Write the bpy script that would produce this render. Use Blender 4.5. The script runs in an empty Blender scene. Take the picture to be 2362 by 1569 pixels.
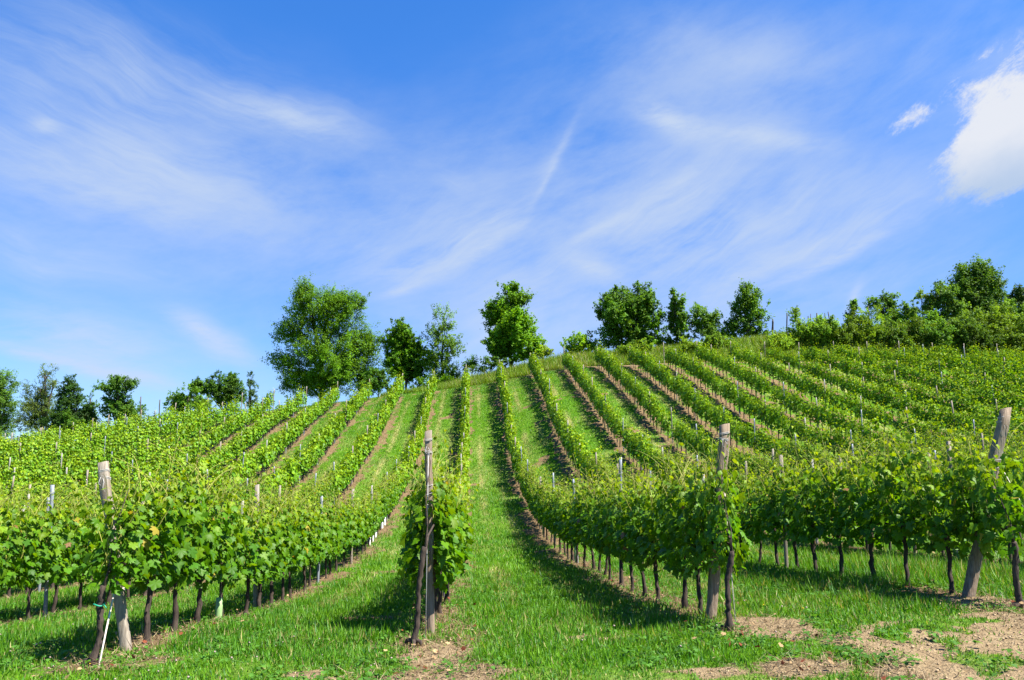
import bpy, math, random
import numpy as np
from mathutils import Vector, Matrix

rng = np.random.default_rng(7)
random.seed(7)
scene = bpy.context.scene
COL = scene.collection

# ------------------------------------------------------------------ camera
FPX, CX, CY = 1784.0, 1181.0, 784.5          # focal length and centre, in photo pixels
PITCH, YAW = math.radians(9.0), math.radians(3.04)
sp, cp, sy, cy_ = math.sin(PITCH), math.cos(PITCH), math.sin(YAW), math.cos(YAW)
FWD = np.array([sy * cp, cy_ * cp, sp]); RGT = np.array([cy_, -sy, 0.0]); UPV = np.array([-sy * sp, -cy_ * sp, cp])
cam_d = bpy.data.cameras.new("camera"); cam = bpy.data.objects.new("camera", cam_d); COL.objects.link(cam)
cam_d.sensor_width = 36.0; cam_d.lens = 36.0 * FPX / 2362.0; cam_d.clip_start = 0.05; cam_d.clip_end = 5000.0
cam.matrix_world = Matrix(((RGT[0], UPV[0], -FWD[0], 0), (RGT[1], UPV[1], -FWD[1], 0), (RGT[2], UPV[2], -FWD[2], 0), (0, 0, 0, 1)))
scene.camera = cam

# ------------------------------------------------------------------ colour management and sampling
vs = scene.view_settings
scene.display_settings.display_device = 'sRGB'
vs.view_transform = 'Standard'; vs.look = 'None'; vs.exposure = 1.62; vs.gamma = 1.0; vs.use_curve_mapping = False
cy = scene.cycles
cy.max_bounces = 7; cy.diffuse_bounces = 2; cy.glossy_bounces = 2; cy.transmission_bounces = 3; cy.transparent_max_bounces = 8
cy.use_denoising = True; cy.caustics_reflective = False; cy.caustics_refractive = False

# ------------------------------------------------------------------ sun and sky
SUN_TO = Vector((0.52, -0.26, 0.82)).normalized()
sun_d = bpy.data.lights.new("sun", 'SUN'); sun = bpy.data.objects.new("sun", sun_d); COL.objects.link(sun)
sun_d.energy = 5.0; sun_d.angle = math.radians(0.53); sun_d.color = (1.0, 0.95, 0.86)
sun.rotation_euler = SUN_TO.to_track_quat('Z', 'Y').to_euler()
SUN_EL = math.asin(SUN_TO.z); SUN_AZ = math.atan2(SUN_TO.x, SUN_TO.y)


def px_dir(x, y):
    return FWD + (x - CX) / FPX * RGT + (CY - y) / FPX * UPV


def px_sky(x, y):
    d = px_dir(x, y); d = d / np.linalg.norm(d)
    return math.atan2(d[0], d[1]) * 1000, math.asin(d[2]) * 1000      # milliradians


world = bpy.data.worlds.new("World"); scene.world = world; world.use_nodes = True
wt = world.node_tree; wt.nodes.clear()


def wn(kind, **kw):
    n = wt.nodes.new(kind)
    for k, v in kw.items():
        setattr(n, k, v)
    return n


def wl(a, b):
    wt.links.new(a, b)


def wmath(op, a, b=None, clamp=False):
    n = wn('ShaderNodeMath', operation=op, use_clamp=clamp)
    for i, v in enumerate((a, b)):
        if v is None: continue
        if isinstance(v, (int, float)): n.inputs[i].default_value = v
        else: wl(v, n.inputs[i])
    return n.outputs[0]


def wsmooth(v, lo, hi):
    n = wn('ShaderNodeMapRange', interpolation_type='SMOOTHSTEP')
    wl(v, n.inputs[0]); n.inputs[1].default_value = lo; n.inputs[2].default_value = hi
    return n.outputs[0]


tc = wn('ShaderNodeTexCoord'); sepd = wn('ShaderNodeSeparateXYZ'); wl(tc.outputs['Generated'], sepd.inputs[0])
az = wmath('MULTIPLY', wmath('ARCTAN2', sepd.outputs[0], sepd.outputs[1]), 1000.0)
el = wmath('MULTIPLY', wmath('ARCSINE', sepd.outputs[2]), 1000.0)
comb = wn('ShaderNodeCombineXYZ'); wl(az, comb.inputs[0]); wl(el, comb.inputs[1])
P0 = comb.outputs[0]
warp = wn('ShaderNodeTexNoise'); wl(P0, warp.inputs['Vector']); warp.inputs['Scale'].default_value = 0.0065; warp.inputs['Detail'].default_value = 3
wsub = wn('ShaderNodeVectorMath', operation='SUBTRACT'); wl(warp.outputs['Color'], wsub.inputs[0]); wsub.inputs[1].default_value = (0.5, 0.5, 0.5)
wsc = wn('ShaderNodeVectorMath', operation='SCALE'); wl(wsub.outputs[0], wsc.inputs[0]); wsc.inputs['Scale'].default_value = 60.0
wadd = wn('ShaderNodeVectorMath', operation='ADD'); wl(P0, wadd.inputs[0]); wl(wsc.outputs[0], wadd.inputs[1])
flat = wn('ShaderNodeVectorMath', operation='MULTIPLY'); wl(wadd.outputs[0], flat.inputs[0]); flat.inputs[1].default_value = (1, 1, 0)
P1 = flat.outputs[0]


wsc2 = wn('ShaderNodeVectorMath', operation='SCALE'); wl(wsub.outputs[0], wsc2.inputs[0]); wsc2.inputs['Scale'].default_value = 26.0
wadd2 = wn('ShaderNodeVectorMath', operation='ADD'); wl(P0, wadd2.inputs[0]); wl(wsc2.outputs[0], wadd2.inputs[1])
flat2 = wn('ShaderNodeVectorMath', operation='MULTIPLY'); wl(wadd2.outputs[0], flat2.inputs[0]); flat2.inputs[1].default_value = (1, 1, 0)
P2 = flat2.outputs[0]


def wblob(vec, x0, y0, x1, y1, half_len, half_w, s):
    """a soft elongated patch of cloud between two directions"""
    a, b = px_sky(x0, y0), px_sky(x1, y1)
    L = math.hypot(b[0] - a[0], b[1] - a[1]) / 2 + half_len
    m = wn('ShaderNodeMapping', vector_type='TEXTURE'); wl(vec, m.inputs[0])
    m.inputs['Location'].default_value = ((a[0] + b[0]) / 2, (a[1] + b[1]) / 2, 0)
    m.inputs['Rotation'].default_value = (0, 0, math.atan2(b[1] - a[1], b[0] - a[0]))
    m.inputs['Scale'].default_value = (L, half_w, 1)
    g = wn('ShaderNodeTexGradient', gradient_type='QUADRATIC_SPHERE'); wl(m.outputs[0], g.inputs[0])
    return wmath('MULTIPLY', g.outputs['Fac'], s)


def wsum(vals):
    t = vals[0]
    for v in vals[1:]:
        t = wmath('ADD', t, v)
    return t


def wfiber(vec, slope, sx, sy_, off, detail=8, rough=0.66, dist=0.12):
    m = wn('ShaderNodeMapping', vector_type='TEXTURE'); wl(vec, m.inputs[0])
    m.inputs['Location'].default_value = (off, off * 0.7, 0)
    m.inputs['Rotation'].default_value = (0, 0, math.atan(slope)); m.inputs['Scale'].default_value = (sx, sy_, 1)
    n = wn('ShaderNodeTexNoise'); wl(m.outputs[0], n.inputs['Vector']); n.inputs['Scale'].default_value = 1.0
    n.inputs['Detail'].default_value = detail; n.inputs['Roughness'].default_value = rough; n.inputs['Distortion'].default_value = dist
    return n.outputs['Fac']


# streaks sinking to the east (left half), streaks rising to the east (right half), loose haze
famL = wsum([wblob(P1, *a) for a in (
    (-150, 40, 700, 240, 150, 110, .55), (430, 190, 900, 320, 80, 60, .55), (-200, 230, 620, 470, 150, 130, .85),
    (250, 300, 620, 480, 60, 50, .5), (-150, 560, 420, 640, 120, 60, .35), (-100, 770, 480, 890, 40, 20, .95), (-60, 700, 480, 880, 60, 80, .55),
    (370, 720, 620, 850, 30, 36, .75), (-120, 420, 200, 640, 50, 50, .3), (40, 280, 150, 280, 10, 16, .6), (1440, 200, 1660, 330, 40, 42, .95),
    (1560, 270, 1930, 350, 60, 40, .75), (1290, 580, 1430, 650, 25, 32, .7), (1000, 420, 1080, 450, 40, 30, .25))])
famR = wsum([wblob(P1, *a) for a in (
    (840, 700, 1240, 440, 40, 26, .75), (900, 640, 1290, 430, 60, 80, .6), (1190, 480, 1330, 260, 30, 18, .6), (1050, 780, 1330, 560, 50, 70, .6),
    (1280, 580, 1620, 400, 50, 30, .6), (1330, 620, 1800, 300, 60, 130, .65), (1450, 640, 2120, 420, 90, 120, .65), (1640, 650, 2080, 500, 60, 24, .6),
    (1880, 560, 2400, 330, 50, 50, .25), (2000, 260, 2200, 60, 70, 26, .25), (1950, 760, 1990, 640, 15, 14, .5), (700, 640, 1000, 480, 90, 90, .4),
    (1000, 900, 1300, 700, 80, 60, .5), (1850, 720, 2362, 540, 60, 40, .25))])
famH = wsum([wblob(P1, *a) for a in (
    (-300, 330, 1100, 520, 200, 240, .65), (900, 560, 2200, 420, 280, 320, .95), (1500, 130, 1900, 130, 250, 130, .5), (2250, 60, 2400, 200, 120, 140, .35),
    (-200, 860, 900, 900, 200, 120, .4), (1000, 760, 1400, 760, 240, 170, .45), (1500, 700, 2300, 640, 240, 130, .2))])
fL = wfiber(P1, -0.26, 420, 85, 31); fR = wfiber(P1, 0.60, 380, 60, 77); fR2 = wfiber(P1, 0.55, 190, 9, 140, 6, .7); fL2 = wfiber(P1, -0.22, 210, 10, 210, 6, .7); fH = wfiber(P0, 0.25, 300, 120, 9)
famS = wsum([wblob(P2, *a) for a in (
    (-120, 765, 440, 893, 60, 15, 1.0), (380, 725, 560, 815, 40, 26, .75), (-60, 700, 420, 860, 60, 60, .45), (-100, 340, 560, 500, 100, 60, .4), (480, 215, 860, 315, 60, 34, .5),
    (860, 690, 1010, 640, 20, 12, .8), (1000, 645, 1240, 490, 40, 16, .8), (1200, 520, 1325, 270, 40, 9, .42), (1470, 235, 1640, 325, 30, 28, 1.0), (1600, 290, 1900, 345, 60, 26, .7),
    (1290, 590, 1420, 650, 20, 22, .8), (1280, 575, 1480, 470, 40, 14, .6), (1480, 470, 1640, 360, 40, 20, .5), (1800, 655, 2080, 520, 60, 14, .8), (1560, 700, 1900, 560, 60, 30, .45), (1950, 740, 1985, 650, 10, 10, .5),
    (820, 640, 1050, 600, 60, 26, .4), (1050, 330, 1230, 470, 10, 14, .0), (60, 278, 145, 285, 10, 12, .7))])
fS = wfiber(P2, 0.1, 60, 14, 300, 8, .7)
cir = wsum([
    wmath('MULTIPLY', famS, wmath('ADD', wmath('MULTIPLY', wsmooth(fS, .25, .75), 0.95), 0.12)),
    wmath('MULTIPLY', famL, wmath('MULTIPLY', wsmooth(fL, 0.3, 0.72), wmath('ADD', wmath('MULTIPLY', wsmooth(fL2, .25, .75), 0.4), 0.45))),
    wmath('MULTIPLY', famR, wmath('MULTIPLY', wsmooth(fR, 0.28, 0.76), wmath('ADD', wmath('MULTIPLY', wsmooth(fR2, .25, .7), 0.55), 0.6))),
    wmath('MULTIPLY', famH, wsmooth(fH, 0.2, 0.85))])
cir = wmath('MULTIPLY', wmath('SUBTRACT', 1.0, wmath('EXPONENT', wmath('MULTIPLY', cir, -2.5))), 0.92)
# one fair-weather cumulus with a torn off scrap
cb = wsum([wblob(P0, *a) for a in (
    (2300, 230, 2440, 290, 70, 100, 1.7), (2270, 320, 2440, 330, 70, 90, 1.6), (2170, 418, 2360, 380, 50, 56, 1.5), (2062, 302, 2150, 240, 26, 18, .62),
    (2205, 218, 2300, 185, 20, 24, 1.0), (2185, 355, 2260, 300, 16, 28, .9))])
cn = wfiber(P0, 0.6, 64, 34, 12, 12, 0.74, 0.25)
cn2 = wfiber(P0, 0.3, 110, 70, 55, 4, 0.5, 0.2)
cnm = wmath('MULTIPLY', wmath('SUBTRACT', cn, 0.5), wmath('MULTIPLY', cb, 9.0, clamp=True))
cdens = wsmooth(wmath('ADD', cb, wmath('MULTIPLY', cnm, 4.2)), 0.12, 1.25)
_, el_c = px_sky(2290, 370)
cshade = wsmooth(wmath('ADD', el, wmath('MULTIPLY', wmath('SUBTRACT', cn2, 0.5), 90.0)), el_c - 30, el_c + 34)

sky = wn('ShaderNodeTexSky', sky_type='NISHITA'); sky.sun_disc = False
sky.sun_elevation = SUN_EL; sky.sun_rotation = SUN_AZ; sky.altitude = 200; sky.air_density = 1.0; sky.dust_density = 0.35; sky.ozone_density = 2.2
tint = wn('ShaderNodeMix', data_type='RGBA', blend_type='MULTIPLY'); tint.inputs[0].default_value = 1.0
wl(sky.outputs[0], tint.inputs[6]); tcol = wn('ShaderNodeMix', data_type='RGBA'); wl(wsmooth(el, 60.0, 600.0), tcol.inputs[0]); tcol.inputs[6].default_value = (.50, .76, 1.22, 1); tcol.inputs[7].default_value = (.36, .92, 1.60, 1); wl(tcol.outputs[2], tint.inputs[7])
mixc = wn('ShaderNodeMix', data_type='RGBA'); wl(cir, mixc.inputs[0]); wl(tint.outputs[2], mixc.inputs[6]); mixc.inputs[7].default_value = (3.7, 4.35, 5.4, 1)
ccol = wn('ShaderNodeMix', data_type='RGBA'); wl(cshade, ccol.inputs[0]); ccol.inputs[6].default_value = (3.0, 3.75, 4.95, 1); ccol.inputs[7].default_value = (5.0, 5.15, 5.5, 1)
mixu = wn('ShaderNodeMix', data_type='RGBA'); wl(wmath('MULTIPLY', cdens, 0.95), mixu.inputs[0]); wl(mixc.outputs[2], mixu.inputs[6]); wl(ccol.outputs[2], mixu.inputs[7])
bg = wn('ShaderNodeBackground'); bg.inputs['Strength'].default_value = 0.054; wl(mixu.outputs[2], bg.inputs['Color'])
wo = wn('ShaderNodeOutputWorld'); wl(bg.outputs[0], wo.inputs[0])

# ------------------------------------------------------------------ helpers
S, X0 = 2.8, -0.4                             # row spacing and the first row's offset
def row_x(k): return X0 + S * k


def set_props(o, label=None, cat=None, group=None, kind=None):
    if label: o['label'] = label
    if cat: o['category'] = cat
    if group: o['group'] = group
    if kind: o['kind'] = kind
    return o


def empty(name, loc, label, cat, group=None):
    o = bpy.data.objects.new(name, None); COL.objects.link(o); o.location = loc; o.empty_display_size = 0.2
    return set_props(o, label, cat, group)


def mesh_np(name, verts, tris=None, quads=None, col=None, uv=None, smooth=False):
    me = bpy.data.meshes.new(name)
    verts = np.ascontiguousarray(verts, dtype=np.float32)
    nt = 0 if tris is None else len(tris); nq = 0 if quads is None else len(quads)
    me.vertices.add(len(verts)); me.vertices.foreach_set("co", verts.ravel())
    loops = []
    if nt: loops.append(np.asarray(tris, np.int32).ravel())
    if nq: loops.append(np.asarray(quads, np.int32).ravel())
    loops = np.concatenate(loops)
    me.loops.add(len(loops)); me.loops.foreach_set("vertex_index", loops)
    me.polygons.add(nt + nq)
    starts = np.concatenate([np.arange(nt) * 3, nt * 3 + np.arange(nq) * 4]).astype(np.int32)
    me.polygons.foreach_set("loop_start", starts)
    me.update(calc_edges=True)
    if smooth: me.polygons.foreach_set("use_smooth", np.ones(nt + nq, bool))
    if col is not None:
        a = me.attributes.new("tint", 'FLOAT_COLOR', 'POINT')
        c = np.ones((len(verts), 4), np.float32); c[:, :col.shape[1]] = col
        a.data.foreach_set("color", c.ravel())
    return me


def add_obj(name, me, mat, parent=None):
    o = bpy.data.objects.new(name, me); COL.objects.link(o)
    if mat is not None:
        me.materials.clear(); me.materials.append(mat)
    if parent is not None: o.parent = parent
    return o


def norm(v):
    return v / np.maximum(np.linalg.norm(v, axis=-1, keepdims=True), 1e-9)


def scatter(tv, tt, pos, nrm, tip, size, col, wid=None):
    """copies of one small leaf template: tip along +y, face along +z"""
    n = norm(nrm); t = norm(tip - n * np.sum(n * tip, -1, keepdims=True)); s = np.cross(t, n)
    w = size if wid is None else wid
    v = pos[:, None, :] + s[:, None, :] * (tv[None, :, 0:1] * w[:, None, None]) + t[:, None, :] * (tv[None, :, 1:2] * size[:, None, None]) + n[:, None, :] * (tv[None, :, 2:3] * size[:, None, None])
    N, m = len(pos), len(tv)
    f = (tt[None] + (np.arange(N) * m)[:, None, None]).reshape(-1, tt.shape[1])
    return v.reshape(-1, 3), f, np.repeat(col, m, axis=0)


class Tubes:
    def __init__(self): self.v, self.q, self.t, self.n = [], [], [], 0
    def tube(self, pts, rad, sides=7, knob=0.0, flat=1.0, cap=True):
        pts = np.asarray(pts, float); rad = np.broadcast_to(np.asarray(rad, float), (len(pts),))
        tan = np.gradient(pts, axis=0); tan = norm(tan)
        ref = np.array([1., 0, 0]) if abs(tan[0][0]) < .8 else np.array([0, 1., 0])
        rings = []
        for i in range(len(pts)):
            b = ref - tan[i] * np.dot(ref, tan[i]); b /= np.linalg.norm(b); c = np.cross(tan[i], b); ref = b
            a = np.arange(sides) / sides * 2 * math.pi
            r = rad[i] * (1 + knob * rng.uniform(-1, 1, sides))
            rings.append(pts[i] + np.outer(np.cos(a) * r, b) + np.outer(np.sin(a) * r * flat, c))
        base = self.n; self.v += rings; self.n += sides * len(pts)
        j = np.arange(sides); jn = (j + 1) % sides
        for i in range(len(pts) - 1):
            o = base + i * sides
            self.q.append(np.stack([o + j, o + jn, o + sides + jn, o + sides + j], 1))
        if cap:
            for o, rev in ((base, True), (base + (len(pts) - 1) * sides, False)):
                for q in range(1, sides - 1):
                    f = [o, o + q, o + q + 1]; self.t.append(np.array([f[::-1] if rev else f]))
    def mesh(self, name, smooth=True, col=None):
        return mesh_np(name, np.concatenate(self.v), np.concatenate(self.t) if self.t else None, np.concatenate(self.q) if self.q else None, smooth=smooth, col=col)


_perm = np.random.default_rng(3).random((256, 256))
def vnoise(x, y, s):
    x = np.asarray(x) * s; y = np.asarray(y) * s
    xi = np.floor(x).astype(int); yi = np.floor(y).astype(int); fx = x - xi; fy = y - yi
    fx = fx * fx * (3 - 2 * fx); fy = fy * fy * (3 - 2 * fy)
    g = lambda a, b: _perm[a & 255, b & 255]
    return (g(xi, yi) * (1 - fx) + g(xi + 1, yi) * fx) * (1 - fy) + (g(xi, yi + 1) * (1 - fx) + g(xi + 1, yi + 1) * fx) * fy
def fbm(x, y, s, o=4):
    t = 0; a = 1; n = 0
    for i in range(o):
        t = t + a * vnoise(x + 17.3 * i, y - 9.1 * i, s); n += a; a *= .55; s *= 2.1
    return t / n
def sstep(a, b, x):
    t = np.clip((x - a) / (b - a), 0, 1); return t * t * (3 - 2 * t)

# ------------------------------------------------------------------ materials
def new_mat(name):
    m = bpy.data.materials.new(name); m.use_nodes = True; nt = m.node_tree; nt.nodes.clear()
    return m, nt, nt.nodes.new('ShaderNodeOutputMaterial')


def leaf_mat(name, trans_mul=(1.9, 1.7, .55), trans=0.42, rough=0.42, spec=0.4, under=(1.0, 1.0, 1.0), coat=0.0):
    m, nt, out = new_mat(name); N, L = nt.nodes.new, nt.links.new
    at = N('ShaderNodeAttribute'); at.attribute_name = "tint"
    geo = N('ShaderNodeNewGeometry')
    un = N('ShaderNodeMix'); un.data_type = 'RGBA'; un.blend_type = 'MULTIPLY'; L(geo.outputs['Backfacing'], un.inputs[0]); L(at.outputs['Color'], un.inputs[6]); un.inputs[7].default_value = (*under, 1)
    pr = N('ShaderNodeBsdfPrincipled'); L(un.outputs[2], pr.inputs['Base Color'])
    pr.inputs['Roughness'].default_value = rough; pr.inputs['Specular IOR Level'].default_value = spec
    tm = N('ShaderNodeMix'); tm.data_type = 'RGBA'; tm.blend_type = 'MULTIPLY'; tm.inputs[0].default_value = 1; L(at.outputs['Color'], tm.inputs[6]); tm.inputs[7].default_value = (*trans_mul, 1)
    tr = N('ShaderNodeBsdfTranslucent'); L(tm.outputs[2], tr.inputs['Color'])
    mx = N('ShaderNodeMixShader'); mx.inputs[0].default_value = trans; L(pr.outputs[0], mx.inputs[1]); L(tr.outputs[0], mx.inputs[2]); L(mx.outputs[0], out.inputs[0])
    return m


def noise_mat(name, c1, c2, scale=(20, 20, 3), rough=0.85, bump=0.4, c3=None, s3=3.0):
    m, nt, out = new_mat(name); N, L = nt.nodes.new, nt.links.new
    tcn = N('ShaderNodeTexCoord'); mp = N('ShaderNodeMapping'); mp.inputs['Scale'].default_value = scale; L(tcn.outputs['Object'], mp.inputs[0])
    no = N('ShaderNodeTexNoise'); no.inputs['Scale'].default_value = 1; no.inputs['Detail'].default_value = 6; no.inputs['Roughness'].default_value = .65; L(mp.outputs[0], no.inputs['Vector'])
    rp = N('ShaderNodeValToRGB'); rp.color_ramp.elements[0].position = .3; rp.color_ramp.elements[1].position = .7
    rp.color_ramp.elements[0].color = (*c1, 1); rp.color_ramp.elements[1].color = (*c2, 1); L(no.outputs['Fac'], rp.inputs[0])
    colr = rp.outputs[0]
    if c3 is not None:
        n3 = N('ShaderNodeTexNoise'); n3.inputs['Scale'].default_value = s3; n3.inputs['Detail'].default_value = 4; L(tcn.outputs['Object'], n3.inputs['Vector'])
        r3 = N('ShaderNodeMapRange'); r3.inputs[1].default_value = .5; r3.inputs[2].default_value = .68; L(n3.outputs['Fac'], r3.inputs[0])
        m3 = N('ShaderNodeMix'); m3.data_type = 'RGBA'; L(r3.outputs[0], m3.inputs[0]); L(colr, m3.inputs[6]); m3.inputs[7].default_value = (*c3, 1); colr = m3.outputs[2]
    pr = N('ShaderNodeBsdfPrincipled'); pr.inputs['Roughness'].default_value = rough; pr.inputs['Specular IOR Level'].default_value = .25; L(colr, pr.inputs['Base Color'])
    bp = N('ShaderNodeBump'); bp.inputs['Strength'].default_value = bump; bp.inputs['Distance'].default_value = .01; L(no.outputs['Fac'], bp.inputs['Height']); L(bp.outputs[0], pr.inputs['Normal'])
    L(pr.outputs[0], out.inputs[0])
    return m


M_VINE = leaf_mat("vine_leaf", trans_mul=(1.75, 1.55, .5), trans=.40, rough=.5, spec=.22, under=(1.15, 1.05, 1.5))
M_FARVINE = leaf_mat("far_vine_leaf", trans_mul=(1.75, 1.55, .5), trans=.26, rough=.5, spec=.2)
M_TREE = leaf_mat("tree_leaf", trans_mul=(1.7, 1.5, .5), trans=.4, rough=.55, spec=.18)
M_GRASS = leaf_mat("grass_blade", trans_mul=(1.5, 1.4, .6), trans=.35, rough=.5, spec=.25)
M_STRAW = leaf_mat("dry_straw", trans_mul=(1, 1, 1), trans=.15, rough=.8, spec=.1)
M_BARK = noise_mat("vine_bark", (.016, .012, .010), (.085, .062, .047), (60, 60, 9), .95, .9)
M_TREEBARK = noise_mat("tree_bark", (.03, .025, .02), (.1, .085, .07), (8, 8, 2), .95, .6)
M_WOOD = noise_mat("weathered_wood", (.10, .068, .043), (.31, .235, .165), (65, 65, 3.2), .9, .9, (.20, .18, .15), 4)
M_WOODG = noise_mat("grey_post_wood", (.15, .12, .09), (.33, .285, .225), (60, 60, 3), .9, .9, (.16, .105, .065), 3)
M_CONC = noise_mat("pale_concrete", (.22, .20, .175), (.34, .32, .28), (30, 30, 8), .92, .35)
M_STEEL = noise_mat("galvanised_steel", (.13, .15, .17), (.24, .26, .29), (12, 12, 12), .45, .1)
M_DARKST = noise_mat("dark_stake_wood", (.05, .04, .035), (.13, .11, .09), (30, 30, 4), .95, .5)
M_WIRE = noise_mat("binding_wire", (.35, .34, .32), (.5, .49, .47), (40, 40, 40), .5, .1)
M_ROPE = noise_mat("white_rope", (.50, .42, .34), (.60, .54, .46), (25, 25, 25), .9, .5)
M_TUBE = noise_mat("green_guard", (.20, .33, .13), (.26, .40, .17), (6, 6, 6), .5, .05)
M_TUBEW = noise_mat("white_guard", (.66, .68, .66), (.78, .80, .78), (6, 6, 6), .5, .05)
M_TIE = noise_mat("green_tie", (.01, .22, .12), (.02, .3, .18), (30, 30, 30), .5, .1)
M_SHOOT = noise_mat("green_shoot", (.20, .22, .03), (.34, .32, .08), (30, 30, 30), .6, .1)

# ------------------------------------------------------------------ terrain: heights read off the feet of the vine rows
ROWPTS = [  # row, photo x, photo y of a trunk foot
    (1, 1147, 881), (1, 1157, 905), (1, 1165, 950), (1, 1176, 1051), (1, 1188, 1088), (1, 1197, 1119), (1, 1219, 1161), (1, 1234, 1195), (1, 1244, 1221), (1, 1278, 1258),
    (1, 1315, 1292), (1, 1369, 1316), (1, 1405, 1332), (1, 1441, 1356), (1, 1486, 1376), (1, 1510, 1386), (1, 1557, 1408), (1, 1600, 1420), (1, 1640, 1436), (1, 1693, 1443),
    (2, 1225, 864), (2, 1244, 898), (2, 1264, 935), (2, 1288, 998), (2, 1313, 1056), (2, 1332, 1095), (2, 1765, 1308), (2, 2100, 1350), (2, 2232, 1380),
    (3, 1306, 852), (3, 1332, 893), (3, 1361, 929), (3, 1396, 983), (4, 1384, 850), (4, 1515, 993), (5, 1461, 851), (5, 1633, 988), (6, 1540, 843), (6, 1736, 978), (7, 1618, 842), (8, 1700, 842), (9, 1780, 844),
    (-1, 878, 1222), (-1, 820, 1293), (-1, 759, 1329), (-1, 648, 1395), (-1, 600, 1415), (-1, 375, 1455), (-1, 292, 1500), (-2, 160, 1410), (-2, 50, 1432),
    (-2, 930, 908), (-2, 837, 1069), (-3, 862, 916), (-3, 814, 967), (-3, 757, 1038), (-3, 724, 1086), (-4, 770, 937), (-4, 722, 979), (-4, 693, 1011), (-4, 652, 1051), (-4, 610, 1095),
    (-5, 668, 971), (-5, 635, 986), (-5, 600, 1021), (-8, 487, 964), (-13, 120, 1034)]
TP = []
for k, x, y in ROWPTS:
    d = px_dir(x, y); t = row_x(k) / d[0]; TP.append(d * t)
TP += [np.array(p, float) for p in ((0, 0, -1.5), (8, 2, -1.2), (-8, 2, -1.9), (0, 4, -1.5), (-.4, 7, -1.68), (-20, 5, -2.7), (-25, 14, -3.3), (-35, 30, -3.9), (-45, 50, -2.0), (-55, 68, -1.4),
                                    (-25, 30, -3.2), (20, 6, -.6), (24, 14, -.9), (26, 28, -.5), (26, 44, 2.5), (45, 20, .5), (45, 45, 3.6), (34, 64, 8.6), (50, 66, 8.75), (65, 66, 8.9), (65, 40, 3.8))]
TP = np.array(TP)
def _U(r2): return np.where(r2 > 1e-9, r2 * np.log(np.maximum(r2, 1e-9)), 0.0)
_n = len(TP); _xy = TP[:, :2] / 20.0
_K = _U(((_xy[:, None] - _xy[None]) ** 2).sum(-1)) + np.eye(_n) * 0.03
_Pm = np.c_[np.ones(_n), _xy]; _A = np.block([[_K, _Pm], [_Pm.T, np.zeros((3, 3))]])
_w = np.linalg.solve(_A, np.r_[TP[:, 2], 0, 0, 0])
def _tps(x, y):
    q = np.stack([np.ravel(x), np.ravel(y)], 1) / 20.0; o = np.empty(len(q))
    for i in range(0, len(q), 20000):
        c = q[i:i + 20000]; o[i:i + 20000] = _U(((c[:, None] - _xy[None]) ** 2).sum(-1)) @ _w[:_n] + _w[_n] + c @ _w[_n + 1:]
    return o.reshape(np.shape(x))
def row_end(k): return np.clip(66.6 - .35 * np.asarray(k, float), 62.5, 68.5)
GX = np.arange(-62, 68.01, .5); GY = np.arange(-6, 69.51, .5)
_gx, _gy = np.meshgrid(GX, GY, indexing='ij'); HG = _tps(_gx, _gy)
def _bil(x, y):
    u = np.clip((np.asarray(x, float) - GX[0]) / .5, 0, len(GX) - 1.001); v = np.clip((np.asarray(y, float) - GY[0]) / .5, 0, len(GY) - 1.001)
    i = u.astype(int); j = v.astype(int); a = u - i; b = v - j
    return (HG[i, j] * (1 - a) + HG[i + 1, j] * a) * (1 - b) + (HG[i, j + 1] * (1 - a) + HG[i + 1, j + 1] * a) * b
def height(x, y):
    x = np.asarray(x, float); y = np.asarray(y, float)
    yend = row_end((x - X0) / S)
    z = _bil(x, np.minimum(y, yend + 1.2))
    B = np.interp(x, [-9, -4, 0, 9, 20, 29, 45, 60, 90], [0, .5, 1.1, 1.5, 1.9, 3.0, 4.3, 5.2, 6.0])
    z = z + B * sstep(1.2, 6.0, y - yend)
    z = z + .05 * np.clip(y - yend - 6, 0, 14) * sstep(10, 30, x)
    z = z - sstep(84, 170, y) * 16 - np.clip(y - 170, 0, 5000) * .02 - sstep(62, 160, np.abs(x)) * 12 * sstep(-20, 40, -x)
    return z
def hz(x, y): return float(height(np.array([x]), np.array([y]))[0])
def ground_px(x, y):
    d = px_dir(x, y); t = np.linspace(2, 120, 4000); p = d[None] * t[:, None]; b = p[:, 2] < height(p[:, 0], p[:, 1])
    i = int(np.argmax(b)) if b.any() else -1
    return p[i]
def row_px(k, x, y):
    d = px_dir(x, y); p = d * (row_x(k) / d[0]); return p
def depth_px(x, y, dep):
    d = px_dir(x, y); return d * (dep / (d @ FWD))
def project(p):
    p = np.asarray(p, float); d = p @ FWD; return CX + FPX * (p @ RGT) / d, CY - FPX * (p @ UPV) / d, d

POSTPX = {-1: ((292, 1500), (238, 1066)), 0: ((992, 1474), (988, 994)), 1: ((1640, 1436), (1671, 979)), 2: ((2232, 1380), (2320, 942))}
POST = {}
for k, (b, t) in POSTPX.items():
    pb = row_px(k, *b); d = px_dir(*t); hd = np.array([sy, cy_, 0]); pt = d * ((pb @ hd) / (d @ hd)); POST[k] = (pb, pt)
TRUNK0 = {-1: row_px(-1, 218, 1553)[1], 0: POST[0][0][1] - .75, 1: row_px(1, 1693, 1443)[1], 2: row_px(2, 2345, 1400)[1]}
def row_start(k):
    k = int(k)
    if k in TRUNK0: return TRUNK0[k]
    return 7.6 + .35 * (k - 2) if k > 2 else 7.0 - .1 * (k + 1)

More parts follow.
